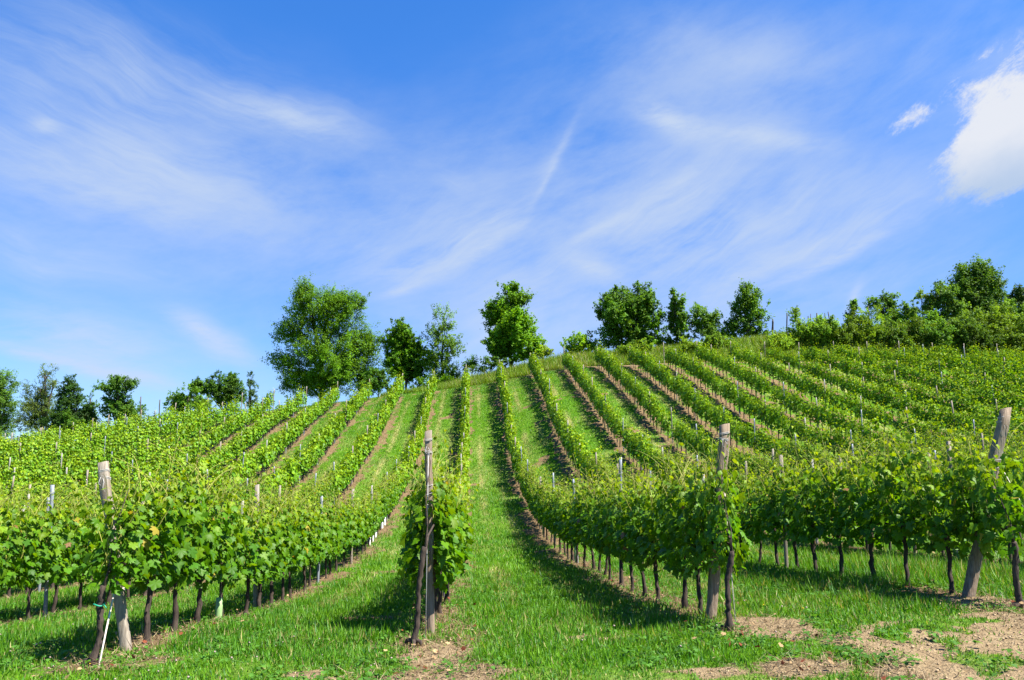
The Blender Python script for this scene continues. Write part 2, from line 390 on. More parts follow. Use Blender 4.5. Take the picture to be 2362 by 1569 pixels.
# bare patches, in ground coordinates
PATCH = []
for x, y, rx, ry, s in ((2200, 1480, 260, 78, 1.6), (2330, 1440, 170, 50, 1.2), (1790, 1448, 110, 34, 1.15), (1000, 1505, 95, 50, 1.05), (760, 1556, 120, 16, 1.0), (2240, 1392, 130, 26, .9),
                        (1340, 1468, 60, 14, .7), (1420, 1470, 110, 12, .6), (2150, 1560, 160, 40, 1.2), (1560, 1560, 260, 22, .85), (1850, 1535, 160, 30, .85), (1000, 1565, 300, 22, .75), (330, 1535, 90, 22, .6), (2360, 1560, 120, 50, .9)):
    p = ground_px(x, y); q = ground_px(x + rx, y); r = ground_px(x, min(y + ry, 1690))
    PATCH.append((p[0], p[1], abs(q[0] - p[0]), max(abs(r[1] - p[1]), .25), s))
def soil_mask(x, y, pale=False):
    x = np.asarray(x, float); y = np.asarray(y, float)
    kf = (x - X0) / S; k = np.round(kf); r = np.abs(kf - k) * S
    n1 = fbm(x, y, .9); n2 = fbm(x + 40, y, 3.3)
    ys = np.interp(k, [-40, -2, -1, 0, 1, 2, 3, 40], [12, row_start(-2), TRUNK0[-1], TRUNK0[0], TRUNK0[1], TRUNK0[2], row_start(3), row_start(40)])
    ye = row_end(k)
    inrow = sstep(-.7, -.1, y - ys) * sstep(1.2, .2, y - ye)
    hw = (.28 + .005 * np.clip(y - 8, 0, 25)) + np.where(k >= 4, .12, 0) * sstep(46, 58, y)
    strip = sstep(.22, -.16, r - hw + (n1 - .5) * 1.0 + (n2 - .5) * 1.0 + (rng.random(np.shape(x)) - .5) * .25) * inrow
    strip = strip * np.where((k == 2) & (y < 16) & (y > 9.2), .15, 1) * np.where(y < 20, .62 + .4 * sstep(.35, .6, n1), .52 + .5 * sstep(.34, .56, fbm(x - 7, y, .7)))
    path = sstep(.2, .6, y - ye) * sstep(2.0, 1.2, y - ye + (n1 - .5) * 1.4) * sstep(-1.0, 3.0, x)
    near = 0; rows_only = np.maximum(strip, path * .2)
    for px_, py_, rx, ry, s in PATCH:
        q = ((x - px_) / rx) ** 2 + ((y - py_) / ry) ** 2; near = np.maximum(near, s * np.exp(-q * .9))
    near = sstep(.24, .80, near + (n1 - .5) * .75 + (n2 - .5) * .5) * (1 - .8 * sstep(.63, .71, fbm(x + 31, y - 12, 1.5)))
    spots = sstep(.70, .78, fbm(x + 9, y - 30, .55)) * .8
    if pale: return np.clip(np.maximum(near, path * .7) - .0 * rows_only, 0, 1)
    return np.clip(np.maximum(np.maximum(strip, path), np.maximum(near, spots)), 0, 1)
def dry_mask(x, y):
    """0..1: how parched the grass is"""
    kf = (np.asarray(x, float) - X0) / S; fr = (kf - np.floor(kf)) * S
    tr = np.exp(-((fr - .98) / .17) ** 2) * .85 + np.exp(-((fr - 1.95) / .17) ** 2) * .6
    d = fbm(x, y, .35) * 1.0 - .46 + tr * sstep(.35, .6, fbm(x + 5, y, .25)) * sstep(7, 12, y)
    return np.clip(d + sstep(6.4, 5.2, y + (np.asarray(x) * -.05)) * .45, 0, 1)

# ------------------------------------------------------------------ ground sheet
def span(*segs):
    out = []
    for a, b, st in segs: out.append(np.arange(a, b, st))
    return np.concatenate(out)
gxs = np.concatenate([-np.geomspace(1500, 64, 26), span((-62, -12, .16), (-12, 15, .07), (15, 66, .16)), np.geomspace(68, 1500, 26)])
gys = np.concatenate([[-600, -200, -60, -20, -8, -3, 0, 1.5, 2.5], span((3, 14, .06), (14, 24, .12), (24, 76, .25), (76, 100, 1.5)), np.geomspace(102, 2500, 30)])
mx, my = np.meshgrid(gxs, gys, indexing='ij'); mz = height(mx, my); ms = soil_mask(mx, my)
nearw = sstep(20, 9, my)
mz = mz + nearw * ((fbm(mx, my, 9, 3) - .5) * .045 * (.4 + .6 * ms) + (fbm(mx, my, 1.6, 2) - .5) * .05) + ms * (1 - nearw) * (fbm(mx, my, 3, 2) - .5) * .12
nx, ny = len(gxs), len(gys)
ids = np.arange(nx * ny).reshape(nx, ny)
quads = np.stack([ids[:-1, :-1], ids[1:, :-1], ids[1:, 1:], ids[:-1, 1:]], -1).reshape(-1, 4)
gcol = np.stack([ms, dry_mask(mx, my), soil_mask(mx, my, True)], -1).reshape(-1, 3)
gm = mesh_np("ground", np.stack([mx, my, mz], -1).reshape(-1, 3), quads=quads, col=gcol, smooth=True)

m, nt, out = new_mat("ground_soil_and_turf"); N, L = nt.nodes.new, nt.links.new
at = N('ShaderNodeAttribute'); at.attribute_name = "tint"; sx = N('ShaderNodeSeparateColor'); L(at.outputs['Color'], sx.inputs[0])
tcn = N('ShaderNodeTexCoord')
def gnoise(scale, detail=6, rough=.62):
    n = N('ShaderNodeTexNoise'); n.inputs['Scale'].default_value = scale; n.inputs['Detail'].default_value = detail; n.inputs['Roughness'].default_value = rough; L(tcn.outputs['Object'], n.inputs['Vector']); return n.outputs['Fac']
def gramp(f, stops):
    r = N('ShaderNodeValToRGB'); L(f, r.inputs[0])
    while len(r.color_ramp.elements) < len(stops): r.color_ramp.elements.new(.5)
    for e, (p, c) in zip(r.color_ramp.elements, stops): e.position = p; e.color = (*c, 1)
    return r.outputs[0]
n_f, n_m, n_c = gnoise(38, 6), gnoise(6, 6), gnoise(.9, 4)
soil = gramp(n_f, [(.30, (.10, .066, .033)), (.50, (.265, .188, .098)), (.68, (.375, .280, .155))])
soil2 = gramp(n_m, [(.35, (.18, .122, .066)), (.65, (.37, .275, .158))])
sm = N('ShaderNodeMix'); sm.data_type = 'RGBA'; sm.inputs[0].default_value = .5; L(soil, sm.inputs[6]); L(soil2, sm.inputs[7])
turf = gramp(n_f, [(.28, (.03, .08, .003)), (.5, (.07, .17, .006)), (.75, (.12, .245, .012))])
turfd = gramp(n_m, [(.3, (.17, .19, .05)), (.7, (.34, .31, .12))])
tm = N('ShaderNodeMix'); tm.data_type = 'RGBA'; L(sx.outputs[1], tm.inputs[0]); L(turf, tm.inputs[6]); L(turfd, tm.inputs[7])
add = N('ShaderNodeMath'); add.operation = 'ADD'; L(sx.outputs[0], add.inputs[0])
nn = N('ShaderNodeMath'); nn.operation = 'MULTIPLY_ADD'; L(n_m, nn.inputs[0]); nn.inputs[1].default_value = .7; nn.inputs[2].default_value = -.35; L(nn.outputs[0], add.inputs[1])
mr = N('ShaderNodeMapRange'); L(add.outputs[0], mr.inputs[0]); mr.inputs[1].default_value = .35; mr.inputs[2].default_value = .6
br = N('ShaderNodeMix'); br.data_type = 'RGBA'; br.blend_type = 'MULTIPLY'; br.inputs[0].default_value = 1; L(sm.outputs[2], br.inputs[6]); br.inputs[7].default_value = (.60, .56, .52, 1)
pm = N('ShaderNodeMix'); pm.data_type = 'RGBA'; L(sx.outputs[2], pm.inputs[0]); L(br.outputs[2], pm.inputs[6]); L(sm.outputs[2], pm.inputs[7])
fm = N('ShaderNodeMix'); fm.data_type = 'RGBA'; L(mr.outputs[0], fm.inputs[0]); L(tm.outputs[2], fm.inputs[6]); L(pm.outputs[2], fm.inputs[7])
pr = N('ShaderNodeBsdfPrincipled'); pr.inputs['Roughness'].default_value = .95; pr.inputs['Specular IOR Level'].default_value = .1; L(fm.outputs[2], pr.inputs['Base Color'])
ba = N('ShaderNodeMath'); ba.operation = 'ADD'; L(n_f, ba.inputs[0]); L(n_m, ba.inputs[1])
bp = N('ShaderNodeBump'); bp.inputs['Strength'].default_value = .9; bp.inputs['Distance'].default_value = .05; L(ba.outputs[0], bp.inputs['Height']); L(bp.outputs[0], pr.inputs['Normal']); L(pr.outputs[0], out.inputs[0])
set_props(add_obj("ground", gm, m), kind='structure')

# ------------------------------------------------------------------ leaf templates
def grape_leaf():
    th = np.radians([-168, -150, -132, -118, -108, -96, -82, -70, -58, -48, -38, -28, -17, -8, 0, 8, 17, 28, 38, 48, 58, 70, 82, 96, 108, 118, 132, 150, 168])
    r = np.array([.42, .60, .62, .74, .80, .70, .60, .80, .94, .86, .80, .70, .88, .98, 1.1, .98, .88, .70, .80, .86, .94, .80, .60, .70, .80, .74, .62, .60, .42])
    v = np.c_[np.sin(th) * r, np.cos(th) * r, -.10 * r ** 2 + .10 * np.abs(np.sin(th) * r) + .05 * np.cos(7 * th)]
    v = np.r_[[[0, 0, .06]], v]; n = len(th)
    return v, np.array([[0, i + 1, i] for i in range(1, n)])
def simple_leaf():
    return np.array([[0, -.35, 0], [.62, .05, .12], [0, .8, -.12], [-.62, .05, .12]]), np.array([[0, 1, 2], [0, 2, 3]])
GL_V, GL_T = grape_leaf(); SL_V, SL_T = simple_leaf()
BL_V = np.array([[-.5, 0, 0], [.5, 0, 0], [.38, .55, .05], [-.38, .55, .05], [0, 1, .22]]); BL_T = np.array([[0, 1, 2], [0, 2, 3], [3, 2, 4]])
FB_V = np.array([[-.5, 0, 0], [.5, 0, 0], [0, 1, .2]]); FB_T = np.array([[0, 1, 2]])

# ------------------------------------------------------------------ grapevines
def leaf_cols(n, young, r):
    """leaf tints: mature mid green to young yellow green"""
    a = np.array([.065, .170, .003]); b = np.array([.225, .300, .006]); c = np.array([.026, .105, .014])
    t = np.clip(young + r.normal(0, .16, n), 0, 1)[:, None]
    col = a * (1 - t) + b * t
    d = (r.random(n) < .22)[:, None]; col = np.where(d, col * .55 + c * .45, col)
    return col * r.uniform(.78, 1.22, (n, 1))


def vine_points(r, far=False, tall=0.0):
    """leaf positions, normals, tips, sizes and ages of one vine; along y, thickness x"""
    P, Nn, T, Sz, Yg, stems = [], [], [], [], [], []
    ns = 7 if far else 10
    for i in range(ns):
        y0 = -.45 + .9 * (i + r.uniform(.2, .8)) / ns; x0 = r.normal(0, .05)
        ht = r.uniform(1.3, 1.78) + tall * r.random() - .12 * (r.random() < .3); lean = r.normal(0, .17); ly = r.normal(0, .14); bend = r.normal(0, .1)
        if r.random() < .24: ht += r.uniform(.12, .42)
        st = [(x0, y0, .74)]
        n = int((ht - .72) / (.10 if far else .050)); sgn = r.choice([-1, 1])
        for j in range(1, n + 1):
            t = j / n; z = .74 + (ht - .74) * t
            sx_ = x0 + lean * t * .9 + bend * t * t; sy2 = y0 + ly * t + r.normal(0, .01)
            st.append((sx_, sy2, z)); sgn = -sgn
            ang = r.uniform(-1.1, 1.1) + (0 if sgn > 0 else math.pi); o = np.array([math.cos(ang), math.sin(ang) * .9, 0.])
            size = (.068 - .038 * max(0, t - .45) / .55) * r.uniform(.75, 1.2)
            pet = .05 + size * .7
            P.append((sx_ + o[0] * pet, sy2 + o[1] * pet, z + r.normal(0, .02)))
            Nn.append(o * r.uniform(.25, 1.0) + np.array([0, 0, r.uniform(.25, 1.0)]) + r.normal(0, .22, 3)); T.append(o * .7 + np.array([0, 0, -r.uniform(.2, 1.2)]) + r.normal(0, .3, 3))
            Sz.append(size); Yg.append(max(0, (t - .35)) * 1.25 + (.15 if z > 1.3 else 0))
        stems.append(st)
    nf = 130 if far else 250
    for i in range(nf):
        z = r.uniform(.55, 1.5) if r.random() < .8 else r.uniform(.48, .85)
        w = np.interp(z, [.45, .65, 1.0, 1.3, 1.6], [.16, .28, .29, .22, .12]) * (.78 if far else 1.0)
        s = r.choice([-1, 1]); x = s * w * (r.uniform(.3, 1.05)); y = r.uniform(-.52, .52)
        size = (.078 if z < 1.2 else .062) * r.uniform(.6, 1.2)
        o = np.array([s * r.uniform(.3, 1), r.normal(0, .5), 0])
        P.append((x, y, z)); Nn.append(o * .8 + np.array([0, 0, r.uniform(.1, .95)]) + r.normal(0, .2, 3)); T.append(o * .5 + np.array([0, 0, -r.uniform(.4, 1.3)]) + r.normal(0, .3, 3))
        Sz.append(size); Yg.append(np.interp(z, [.6, 1.5], [-.05, .3]))
    return np.array(P), np.array(Nn), np.array(T), np.array(Sz), np.array(Yg), stems


NV = 16
vine_variants = []
for i in range(NV):
    r = np.random.default_rng(100 + i)
    P, Nn, T, Sz, Yg, stems = vine_points(r, tall=.12)
    lc = leaf_cols(len(P), Yg, r); od = r.random(len(P)); lc = np.where((od < .006)[:, None], np.array([.30, .24, .03]), lc); lc = np.where((od > .998)[:, None], np.array([.20, .10, .04]), lc)
    which = r.integers(0, 3, len(P)); vv_, ff_, cc_, o_ = [], [], [], 0
    for w_ in range(3):
        q_ = which == w_; tv = GL_V.copy(); rr2 = tv[:, 0] ** 2 + tv[:, 1] ** 2
        if w_ == 1: tv[:, 2] = -.42 * rr2 + .06 * np.cos(9 * np.arctan2(tv[:, 0], tv[:, 1]))
        if w_ == 2: tv[:, 2] = .55 * np.abs(tv[:, 0]) - .22 * tv[:, 1] ** 2; tv[:, 0] *= .86
        v, f, c = scatter(tv, GL_T, P[q_], Nn[q_], T[q_], Sz[q_], lc[q_]); vv_.append(v); ff_.append(f + o_); cc_.append(c); o_ += len(v)
    fol = mesh_np("grapevine_leaves", np.concatenate(vv_), tris=np.concatenate(ff_), col=np.concatenate(cc_)); fol.materials.append(M_VINE)
    tb = Tubes()
    for st in stems: tb.tube(st, np.linspace(.006, .0022, len(st)), 4)
    for q in range(5):                               # loose tendril shoots above the canopy
        y0 = r.uniform(-.4, .4); a = r.uniform(0, 6.28); u = np.linspace(0, 1, 8); L_ = r.uniform(.3, .7)
        pts = np.c_[r.normal(0, .08) + math.cos(a) * L_ * .7 * u ** 1.6, y0 + math.sin(a) * L_ * .8 * u ** 1.6, 1.4 + L_ * u - L_ * .25 * u ** 3]
        tb.tube(pts, np.linspace(.0045, .0018, 8), 4)
    sho = tb.mesh("green_shoots"); sho.materials.append(M_SHOOT)
    tb = Tubes(); hh = .76; n = 15; u = np.linspace(0, 1, n)
    wob = np.c_[np.cumsum(r.normal(0, .006, n)), np.cumsum(r.normal(0, .008, n)), u * (hh + .06) - .06]
    wob[:, :2] -= wob[0, :2]
    rad = np.interp(u, [0, .08, .2, .6, .88, 1], [.052, .036, .027, .023, .032, .026]) * r.uniform(.85, 1.15) * (1 + r.normal(0, .09, n))
    tb.tube(wob, rad, 9, knob=.24)
    tru = tb.mesh("trunk"); tru.materials.append(M_BARK)
    tb = Tubes(); top = wob[-1]
    for s in (-1, 1):
        tb.tube([top + np.array([0, 0, -.04]), top + np.array([r.normal(0, .015), s * .12, .0]), top + np.array([r.normal(0, .02), s * .28, .02]), (r.normal(0, .02), s * .42, .78)], [.022, .018, .014, .009], 6, knob=.12)
    arm = tb.mesh("cordon_arm"); arm.materials.append(M_BARK)
    vine_variants.append((fol, sho, tru, arm))

FAR = []
for i in range(10):
    r = np.random.default_rng(300 + i)
    P, Nn, T, Sz, Yg, stems = vine_points(r, far=True, tall=.1)
    Nf = norm(Nn) + np.c_[P[:, 0] * 2.2, P[:, 1] * 0, np.full(len(P), .25)]
    v, f, c = scatter(SL_V, SL_T, P, Nf, T, Sz * 2.0, leaf_cols(len(P), Yg + .12, r) * 1.15)
    FAR.append((v, f, c))

ORD = "first second third fourth fifth sixth seventh eighth ninth tenth eleventh twelfth thirteenth fourteenth fifteenth sixteenth seventeenth eighteenth nineteenth twentieth".split()
TENS = {20: "twenty", 30: "thirty", 40: "forty", 50: "fifty", 60: "sixty", 70: "seventy", 80: "eighty", 90: "ninety"}
def ordinal(n):
    if n <= 20: return ORD[n - 1]
    t, o = n // 10 * 10, n % 10
    return TENS[t][:-1] + "ieth" if o == 0 else TENS[t] + "-" + ORD[o - 1]
def row_phrase(k):
    return {-1: "row behind the roped post", 0: "row behind the wire-bound middle post", 1: "row behind the upright post by bare straw", 2: "row behind the steeply leaning post"}.get(
        k, f"{ordinal(abs(k - 2))} row right of the leaning post" if k > 2 else f"{ordinal(abs(k + 1))} row left of the roped post")

vines = []
for k in range(-17, 26):
    y = float(row_start(k)); i = 0
    while y < float(row_end(k)) - .2:
        x = row_x(k) + rng.normal(0, .03); z = hz(x, y)
        u, vv, d = project((x, y, z + 1.0))
        if d > 2 and -420 < u < 2780: vines.append([d, k, x, y, z, u, i])
        y += .84 + rng.normal(0, .05) if not (i == 0 and k in (-1, 0, 1, 2)) else 1.05
        i += 1
vines.sort(key=lambda a: a[0])
inframe = [a for a in vines if -30 < a[5] < 2390]
chosen = []
for a in inframe:
    if a[1] == 0 and a[0] > 22: continue
    chosen.append(a)
    if len(chosen) >= 290: break
chosen_id = {id(a) for a in chosen}
cnt = {}
VG = "grapevines trained along the wire rows"
for a in sorted(chosen, key=lambda a: a[0]):
    d, k, x, y, z, u, i = a
    cnt[k] = cnt.get(k, 0) + 1
    lab = f"{ordinal(cnt[k])} nearest leafy grapevine in the {row_phrase(k)}"
    if k == -1 and i == 0: lab = "grapevine with a green tie on its bare trunk before the roped post"
    if k == 0 and i == 0: lab = "grapevine with a thick gnarled trunk growing against the wire-bound middle post"
    if k == 1 and i == 0: lab = "grapevine just in front of the upright post beside the bare straw"
    if k == 2 and i == 0: lab = "grapevine just in front of the steeply leaning post"
    e = empty("grapevine", (x, y, z), lab, "grapevine", VG)
    fl = random.random() < .5
    e.rotation_euler = (0, 0, (math.pi if fl else 0) + random.uniform(-.08, .08))
    sc = random.uniform(.92, 1.06); e.scale = (sc * (1 if random.random() < .5 else -1), sc, sc * random.uniform(.93, 1.06))
    vi = random.randrange(NV)
    parts = {}
    for nm, me in zip(("foliage", "green_shoots", "trunk", "cordon_arm"), vine_variants[vi]):
        o = bpy.data.objects.new(nm, me); COL.objects.link(o); o.parent = e; parts[nm] = o
    if i == 1 and k == -1:
        for nm in ("foliage", "green_shoots"): parts[nm].location = (0, 0, .14); parts[nm].scale = (1, 1, .88)
    if i == 0 and k in (-1, 0, 1, 2):
        e.rotation_euler = (0, 0, 0); e.scale = (1, 1, 1)
        if k == 0: x -= .055; e.location.x = x
        tx, ty = {-1: (240, 1352), 0: (979, 1262), 1: (1684, 1272), 2: (2337, 1250)}[k]; dd_ = px_dir(tx, ty); hd_ = np.array([sy, cy_, 0]); tq = dd_ * ((np.array([x, y, z]) @ hd_) / (dd_ @ hd_)) - np.array([x, y, z])
        r = np.random.default_rng(900 + k); uu = np.linspace(0, 1, 22); tpts = np.outer(uu, tq) + np.c_[np.sin(uu * 7 + k) * .012, np.zeros(22), np.zeros(22)] + r.normal(0, .004, (22, 3)) * (uu > .05)[:, None]; tpts[0, 2] -= .06
        trad = np.interp(uu, [0, .05, .14, .5, .9, 1], [.05, .042, .027, .022, .028, .022]) * (1 + r.normal(0, .07, 22)) * {0: .95, 2: 1.1}.get(k, 1.0)
        tb = Tubes(); tb.tube(tpts, trad, 11, knob=.2)
        for q in range(3): a_ = r.uniform(0, 6.28); tb.tube([tpts[1], tpts[1] + np.array([math.cos(a_) * .07, math.sin(a_) * .07, -.0]), tpts[0] + np.array([math.cos(a_) * .12, math.sin(a_) * .12, -.02])], [.03, .02, .008], 6, knob=.2)
        parts["trunk"].data = tb.mesh("trunk"); parts["trunk"].data.materials.append(M_BARK)
        # the end vine is trained back along the wire, behind its post
        dx, dy, sx_, sz_ = {-1: (.0, .42, .9, .80), 0: (.1, 1.0, .85, 1.0), 1: (.10, .5, .62, .96), 2: (.12, .42, .8, .95)}[k]
        for nm in ("foliage", "green_shoots", "cordon_arm"): parts[nm].location = (dx, dy, .19 if k == -1 else 0); parts[nm].scale = (sx_, .9, sz_)
        tb = Tubes(); tp_ = tpts[-1] - np.array([0, 0, .03])
        tb.tube([tp_ * np.array([1, 1, .96]), tp_ + np.array([dx * .2, dy * .15, .12]), tp_ + np.array([dx * .6, dy * .6, .2]), np.array([dx, dy + .1, .82])], [.017, .011, .009, .008], 7, knob=.15)
        tb.tube([tp_, tp_ + np.array([.02, .05, .22]), tp_ + np.array([-.01, .16, .5]), tp_ + np.array([.03, .3, .85])], [.010, .006, .005, .004], 6)
        add_obj('cane', tb.mesh('cane'), M_BARK, e)
    if i == 0 and k == -1:
        tb = Tubes(); aa = np.linspace(0, 2 * math.pi, 13); tc_ = tpts[16]; tb.tube(np.c_[tc_[0] + np.cos(aa) * .043, tc_[1] + np.sin(aa) * .043, tc_[2] + .008 * np.sin(aa * 2)], .007, 5); tb.tube([tc_ + np.array(q_) for q_ in ((.04, -.02, .005), (.07, -.05, .0), (.09, -.06, -.02))], .005, 4)
        add_obj("green_tie", tb.mesh("green_tie"), M_TIE, e)
# the remaining vines on the slope: one mass
fv, ff, fc, off = [], [], [], 0
bt = Tubes()
for a in vines:
    if id(a) in chosen_id: continue
    d, k, x, y, z, u, i = a
    if random.random() < .025: continue
    v, f, c = FAR[random.randrange(len(FAR))]
    s = random.uniform(.86, 1.16) * (.97 + .12 * float(vnoise(x, y, .25))); mxs = random.choice([-1, 1]); mys = random.choice([-1, 1])
    w = v * np.array([s * mxs, s * mys, s]) + np.array([x, y, z])
    ftr = f if mxs * mys > 0 else f[:, ::-1]
    fv.append(w); ff.append(ftr + off); fc.append(c * random.uniform(.88, 1.14)); off += len(v)
    bt.tube([(x, y, z - .05), (x + random.gauss(0, .02), y + random.gauss(0, .03), z + .4), (x + random.gauss(0, .03), y + random.gauss(0, .03), z + .82)], [.036, .028, .026], 4, cap=False)
far_me = mesh_np("far_grapevines", np.concatenate(fv), tris=np.concatenate(ff), col=np.concatenate(fc))
fo = set_props(add_obj("far_grapevines", far_me, M_FARVINE), "mass of leafy grapevines covering the upper slope in rows", "grapevines", None, 'stuff')
bo = add_obj("far_trunks", bt.mesh("far_trunks"), M_BARK, fo); bo['kind'] = 'stuff'

# ------------------------------------------------------------------ posts
def post_mesh(name, base, top, w, d, chamfer=.25, wob=.006, segs=12, topslope=.02, seed=0, flare=0.0):
    """a hewn post: chamfered square section, slightly wandering, with a worn sloping top"""
    r = np.random.default_rng(seed); base = np.asarray(base, float); top = np.asarray(top, float)
    c = chamfer
    sec = np.array([(-.5 + c / 2, -.5), (.5 - c / 2, -.5), (.5, -.5 + c / 2), (.5, .5 - c / 2), (.5 - c / 2, .5), (-.5 + c / 2, .5), (-.5, .5 - c / 2), (-.5, -.5 + c / 2)])
    v, q, t = [], [], []
    for i in range(segs + 1):
        u = i / segs; p = base * (1 - u) + top * u + np.r_[r.normal(0, wob, 2), 0] * (0 < i < segs)
        k = 1 + r.normal(0, .025) + flare * (1 - u)
        ring = np.c_[sec[:, 0] * w * k, sec[:, 1] * d * k, np.zeros(8)] + r.normal(0, wob * .35, (8, 3)) * (1 if i < segs else .3)
        if i == segs: ring = ring * np.array([.93, .93, 1]); ring[:, 2] += sec[:, 0] * topslope
        v.append(ring + p)
    for i in range(segs):
        for j in range(8):
            a, b = i * 8 + j, i * 8 + (j + 1) % 8; q.append((a, b, b + 8, a + 8))
    V = np.concatenate(v); ctr = len(V); V = np.r_[V, [v[-1].mean(0) + np.array([0, 0, .004])]]
    for j in range(8): t.append((segs * 8 + j, segs * 8 + (j + 1) % 8, ctr))
    return mesh_np(name, V, np.array(t), np.array(q))


def ring_wire(tb, base, top, f, w, d, r=.0025, turns=2, slant=.01):
    p = base + (top - base) * f
    a = np.linspace(0, 2 * math.pi * turns, 16 * turns + 1); sq = lambda t: np.sign(np.cos(t)) * np.abs(np.cos(t)) ** .45
    pts = np.c_[p[0] + sq(a) * (w / 2 + r), p[1] + sq(a - math.pi / 2) * (d / 2 + r), p[2] + slant * np.cos(a) + np.linspace(-.006, .006, len(a)) * turns]
    tb.tube(pts, r, 5)


POSTDEF = {-1: (M_WOODG, .086, .082, "leaning grey square end post with a white anchor rope tied to it"),
           0: (M_WOOD, .078, .078, "slim wire-bound wooden end post standing in the middle of the grass"),
           1: (M_WOOD, .096, .09, "upright brown hewn end post with a chipped top beside bare straw"),
           2: (M_WOOD, .10, .096, "thick end post leaning steeply over a patch of bare earth")}
for k, (mat, w, d, lab) in POSTDEF.items():
    pb, pt = POST[k]; zb = hz(pb[0], pb[1]); root = empty("end_post", (pb[0], pb[1], zb), lab, "post", "end posts at the lower ends of the rows")
    b = np.array([0, 0, -.15]) - (pt - pb) * .07 * np.array([1, 1, 0]); t = pt - np.array([pb[0], pb[1], zb])
    add_obj("post_shaft", post_mesh("post_shaft", b, t, w, d, seed=40 + k, flare=.02), mat, root)
    tb = Tubes(); ring_wire(tb, b, t, .955, w, d); ring_wire(tb, b, t, .925 if k != 0 else .90, w, d, slant=-.014); 
    add_obj("binding_wire", tb.mesh("binding_wire"), M_WIRE, root)
    tb = Tubes(); ring_wire(tb, b, t, .74, w * 1.01, d * 1.01, turns=1); ring_wire(tb, b, t, .70, w * 1.01, d * 1.01, turns=1, slant=.02)
    add_obj("binding_wire", tb.mesh("binding_wire"), M_WIRE, root)
    # loose twisted wire end hanging from the upper binding
    q = b + (t - b) * .92; tb = Tubes(); tb.tube([q + np.array([.0, -d / 2 - .004, 0]), q + np.array([.02, -d / 2 - .02, -.04]), q + np.array([.01, -d / 2 - .012, -.09]), q + np.array([.035, -d / 2 - .02, -.13])], .0022, 4)
    tb.tube([q + np.array([-.02, -d / 2 - .004, .01]), q + np.array([-.03, -d / 2 - .02, -.05]), q + np.array([-.01, -d / 2 - .02, -.07])], .002, 4)
    add_obj("wire_end", tb.mesh("wire_end"), M_WIRE, root)
    # anchor rope or wire down to the ground in front of the row
    if k == -1:
        a0 = row_px(-1, 262, 1372); a1 = ground_px(226, 1498 + 42); pts = [a0, a0 * .5 + a1 * .5 + np.array([0, 0, -.01]), a1 + np.array([0, 0, -.05])]
        rr, mm = .008, M_ROPE
        kn = b + (t - b) * .36; tb2 = Tubes(); ring_wire(tb2, b, t, .36, w * 1.03, d * 1.03, r=.006, turns=2, slant=.02); tb2.tube([kn + np.array([-w / 2, -d / 2, .0]), a0 - np.array([pb[0], pb[1], zb])], .008, 5)
        add_obj("rope_knot", tb2.mesh("rope_knot"), M_ROPE, root)
    elif k == 0:
        q0 = b + (t - b) * .9 + np.array([.0, -d / 2 - .006, 0]) + np.array([pb[0], pb[1], zb]); a1 = np.array([pb[0] - .03, pb[1] - .3, hz(pb[0] - .03, pb[1] - .3) - .03]); pts = [q0, q0 * .55 + a1 * .45 + np.array([0, .04, 0]), a1]
        rr, mm = .0035, M_WIRE
    else:
        q0 = b + (t - b) * .72 + np.array([.02, -d / 2, 0]) + np.array([pb[0], pb[1], zb]); gx = pb[0] + (.10 if k == 1 else .62); gy = pb[1] - (.45 if k == 1 else .75); a1 = np.array([gx, gy, hz(gx, gy) - .04]); pts = [q0, q0 * .5 + a1 * .5, a1]
        rr, mm = .0045, M_ROPE
    tb = Tubes(); tb.tube([p - np.array([pb[0], pb[1], zb]) for p in pts], rr, 6)
    add_obj("anchor_rope" if mm is M_ROPE else "anchor_wire", tb.mesh("anchor_line"), mm, root)

# slim posts along the rows: one of each kind, then copies
def line_post(mat, w, d, h, seed, clip=True):
    root = bpy.data.objects.new("trellis_post", None); root.empty_display_size = .1
    return root, (h, post_mesh("post_shaft", (0, 0, -.1), (0, 0, h), w, d, chamfer=.18, wob=.003, segs=6, seed=seed, topslope=.012), mat)
def steel_mesh(h, seed):
    sec = [(-.022, -.018), (.022, -.018), (.022, -.013), (-.014, -.013), (-.014, .013), (.022, .013), (.022, .018), (-.022, .018)]
    v, q = [], []; zs = np.linspace(-.1, h, 12)
    for i, z in enumerate(zs):
        for x, y in sec: v.append((x, y, z))
    for i in range(len(zs) - 1):
        for j in range(8):
            a, b = i * 8 + j, i * 8 + (j + 1) % 8; q.append((a, b, b + 8, a + 8))
    n = (len(zs) - 1) * 8; q += [(n, n + 1, n + 2, n + 3), (n + 3, n + 4, n + 7, n), (n + 4, n + 5, n + 6, n + 7)]
    tb_v = np.array(v); return mesh_np("post_shaft", tb_v, quads=np.array(q))
PKIND = [("grey steel trellis post", steel_mesh(2.0, 1), M_STEEL), ("grey steel trellis post", steel_mesh(1.85, 2), M_STEEL),
         ("weathered wooden trellis post", line_post(0, .058, .055, 1.9, 3)[1][1], M_WOODG), ("weathered wooden trellis post", line_post(0, .066, .062, 1.95, 4)[1][1], M_WOODG),
         ("pale concrete trellis post", line_post(0, .055, .055, 1.86, 5)[1][1], M_CONC)]
for nm, me, mt in PKIND: me.materials.append(mt)
tb = Tubes(); ring_wire(tb, np.zeros(3), np.array([0, 0, 1.0]), .96, .064, .062, r=.002, turns=1)
CLIP = tb.mesh("wire_clip"); CLIP.materials.append(M_WIRE)
posts = []
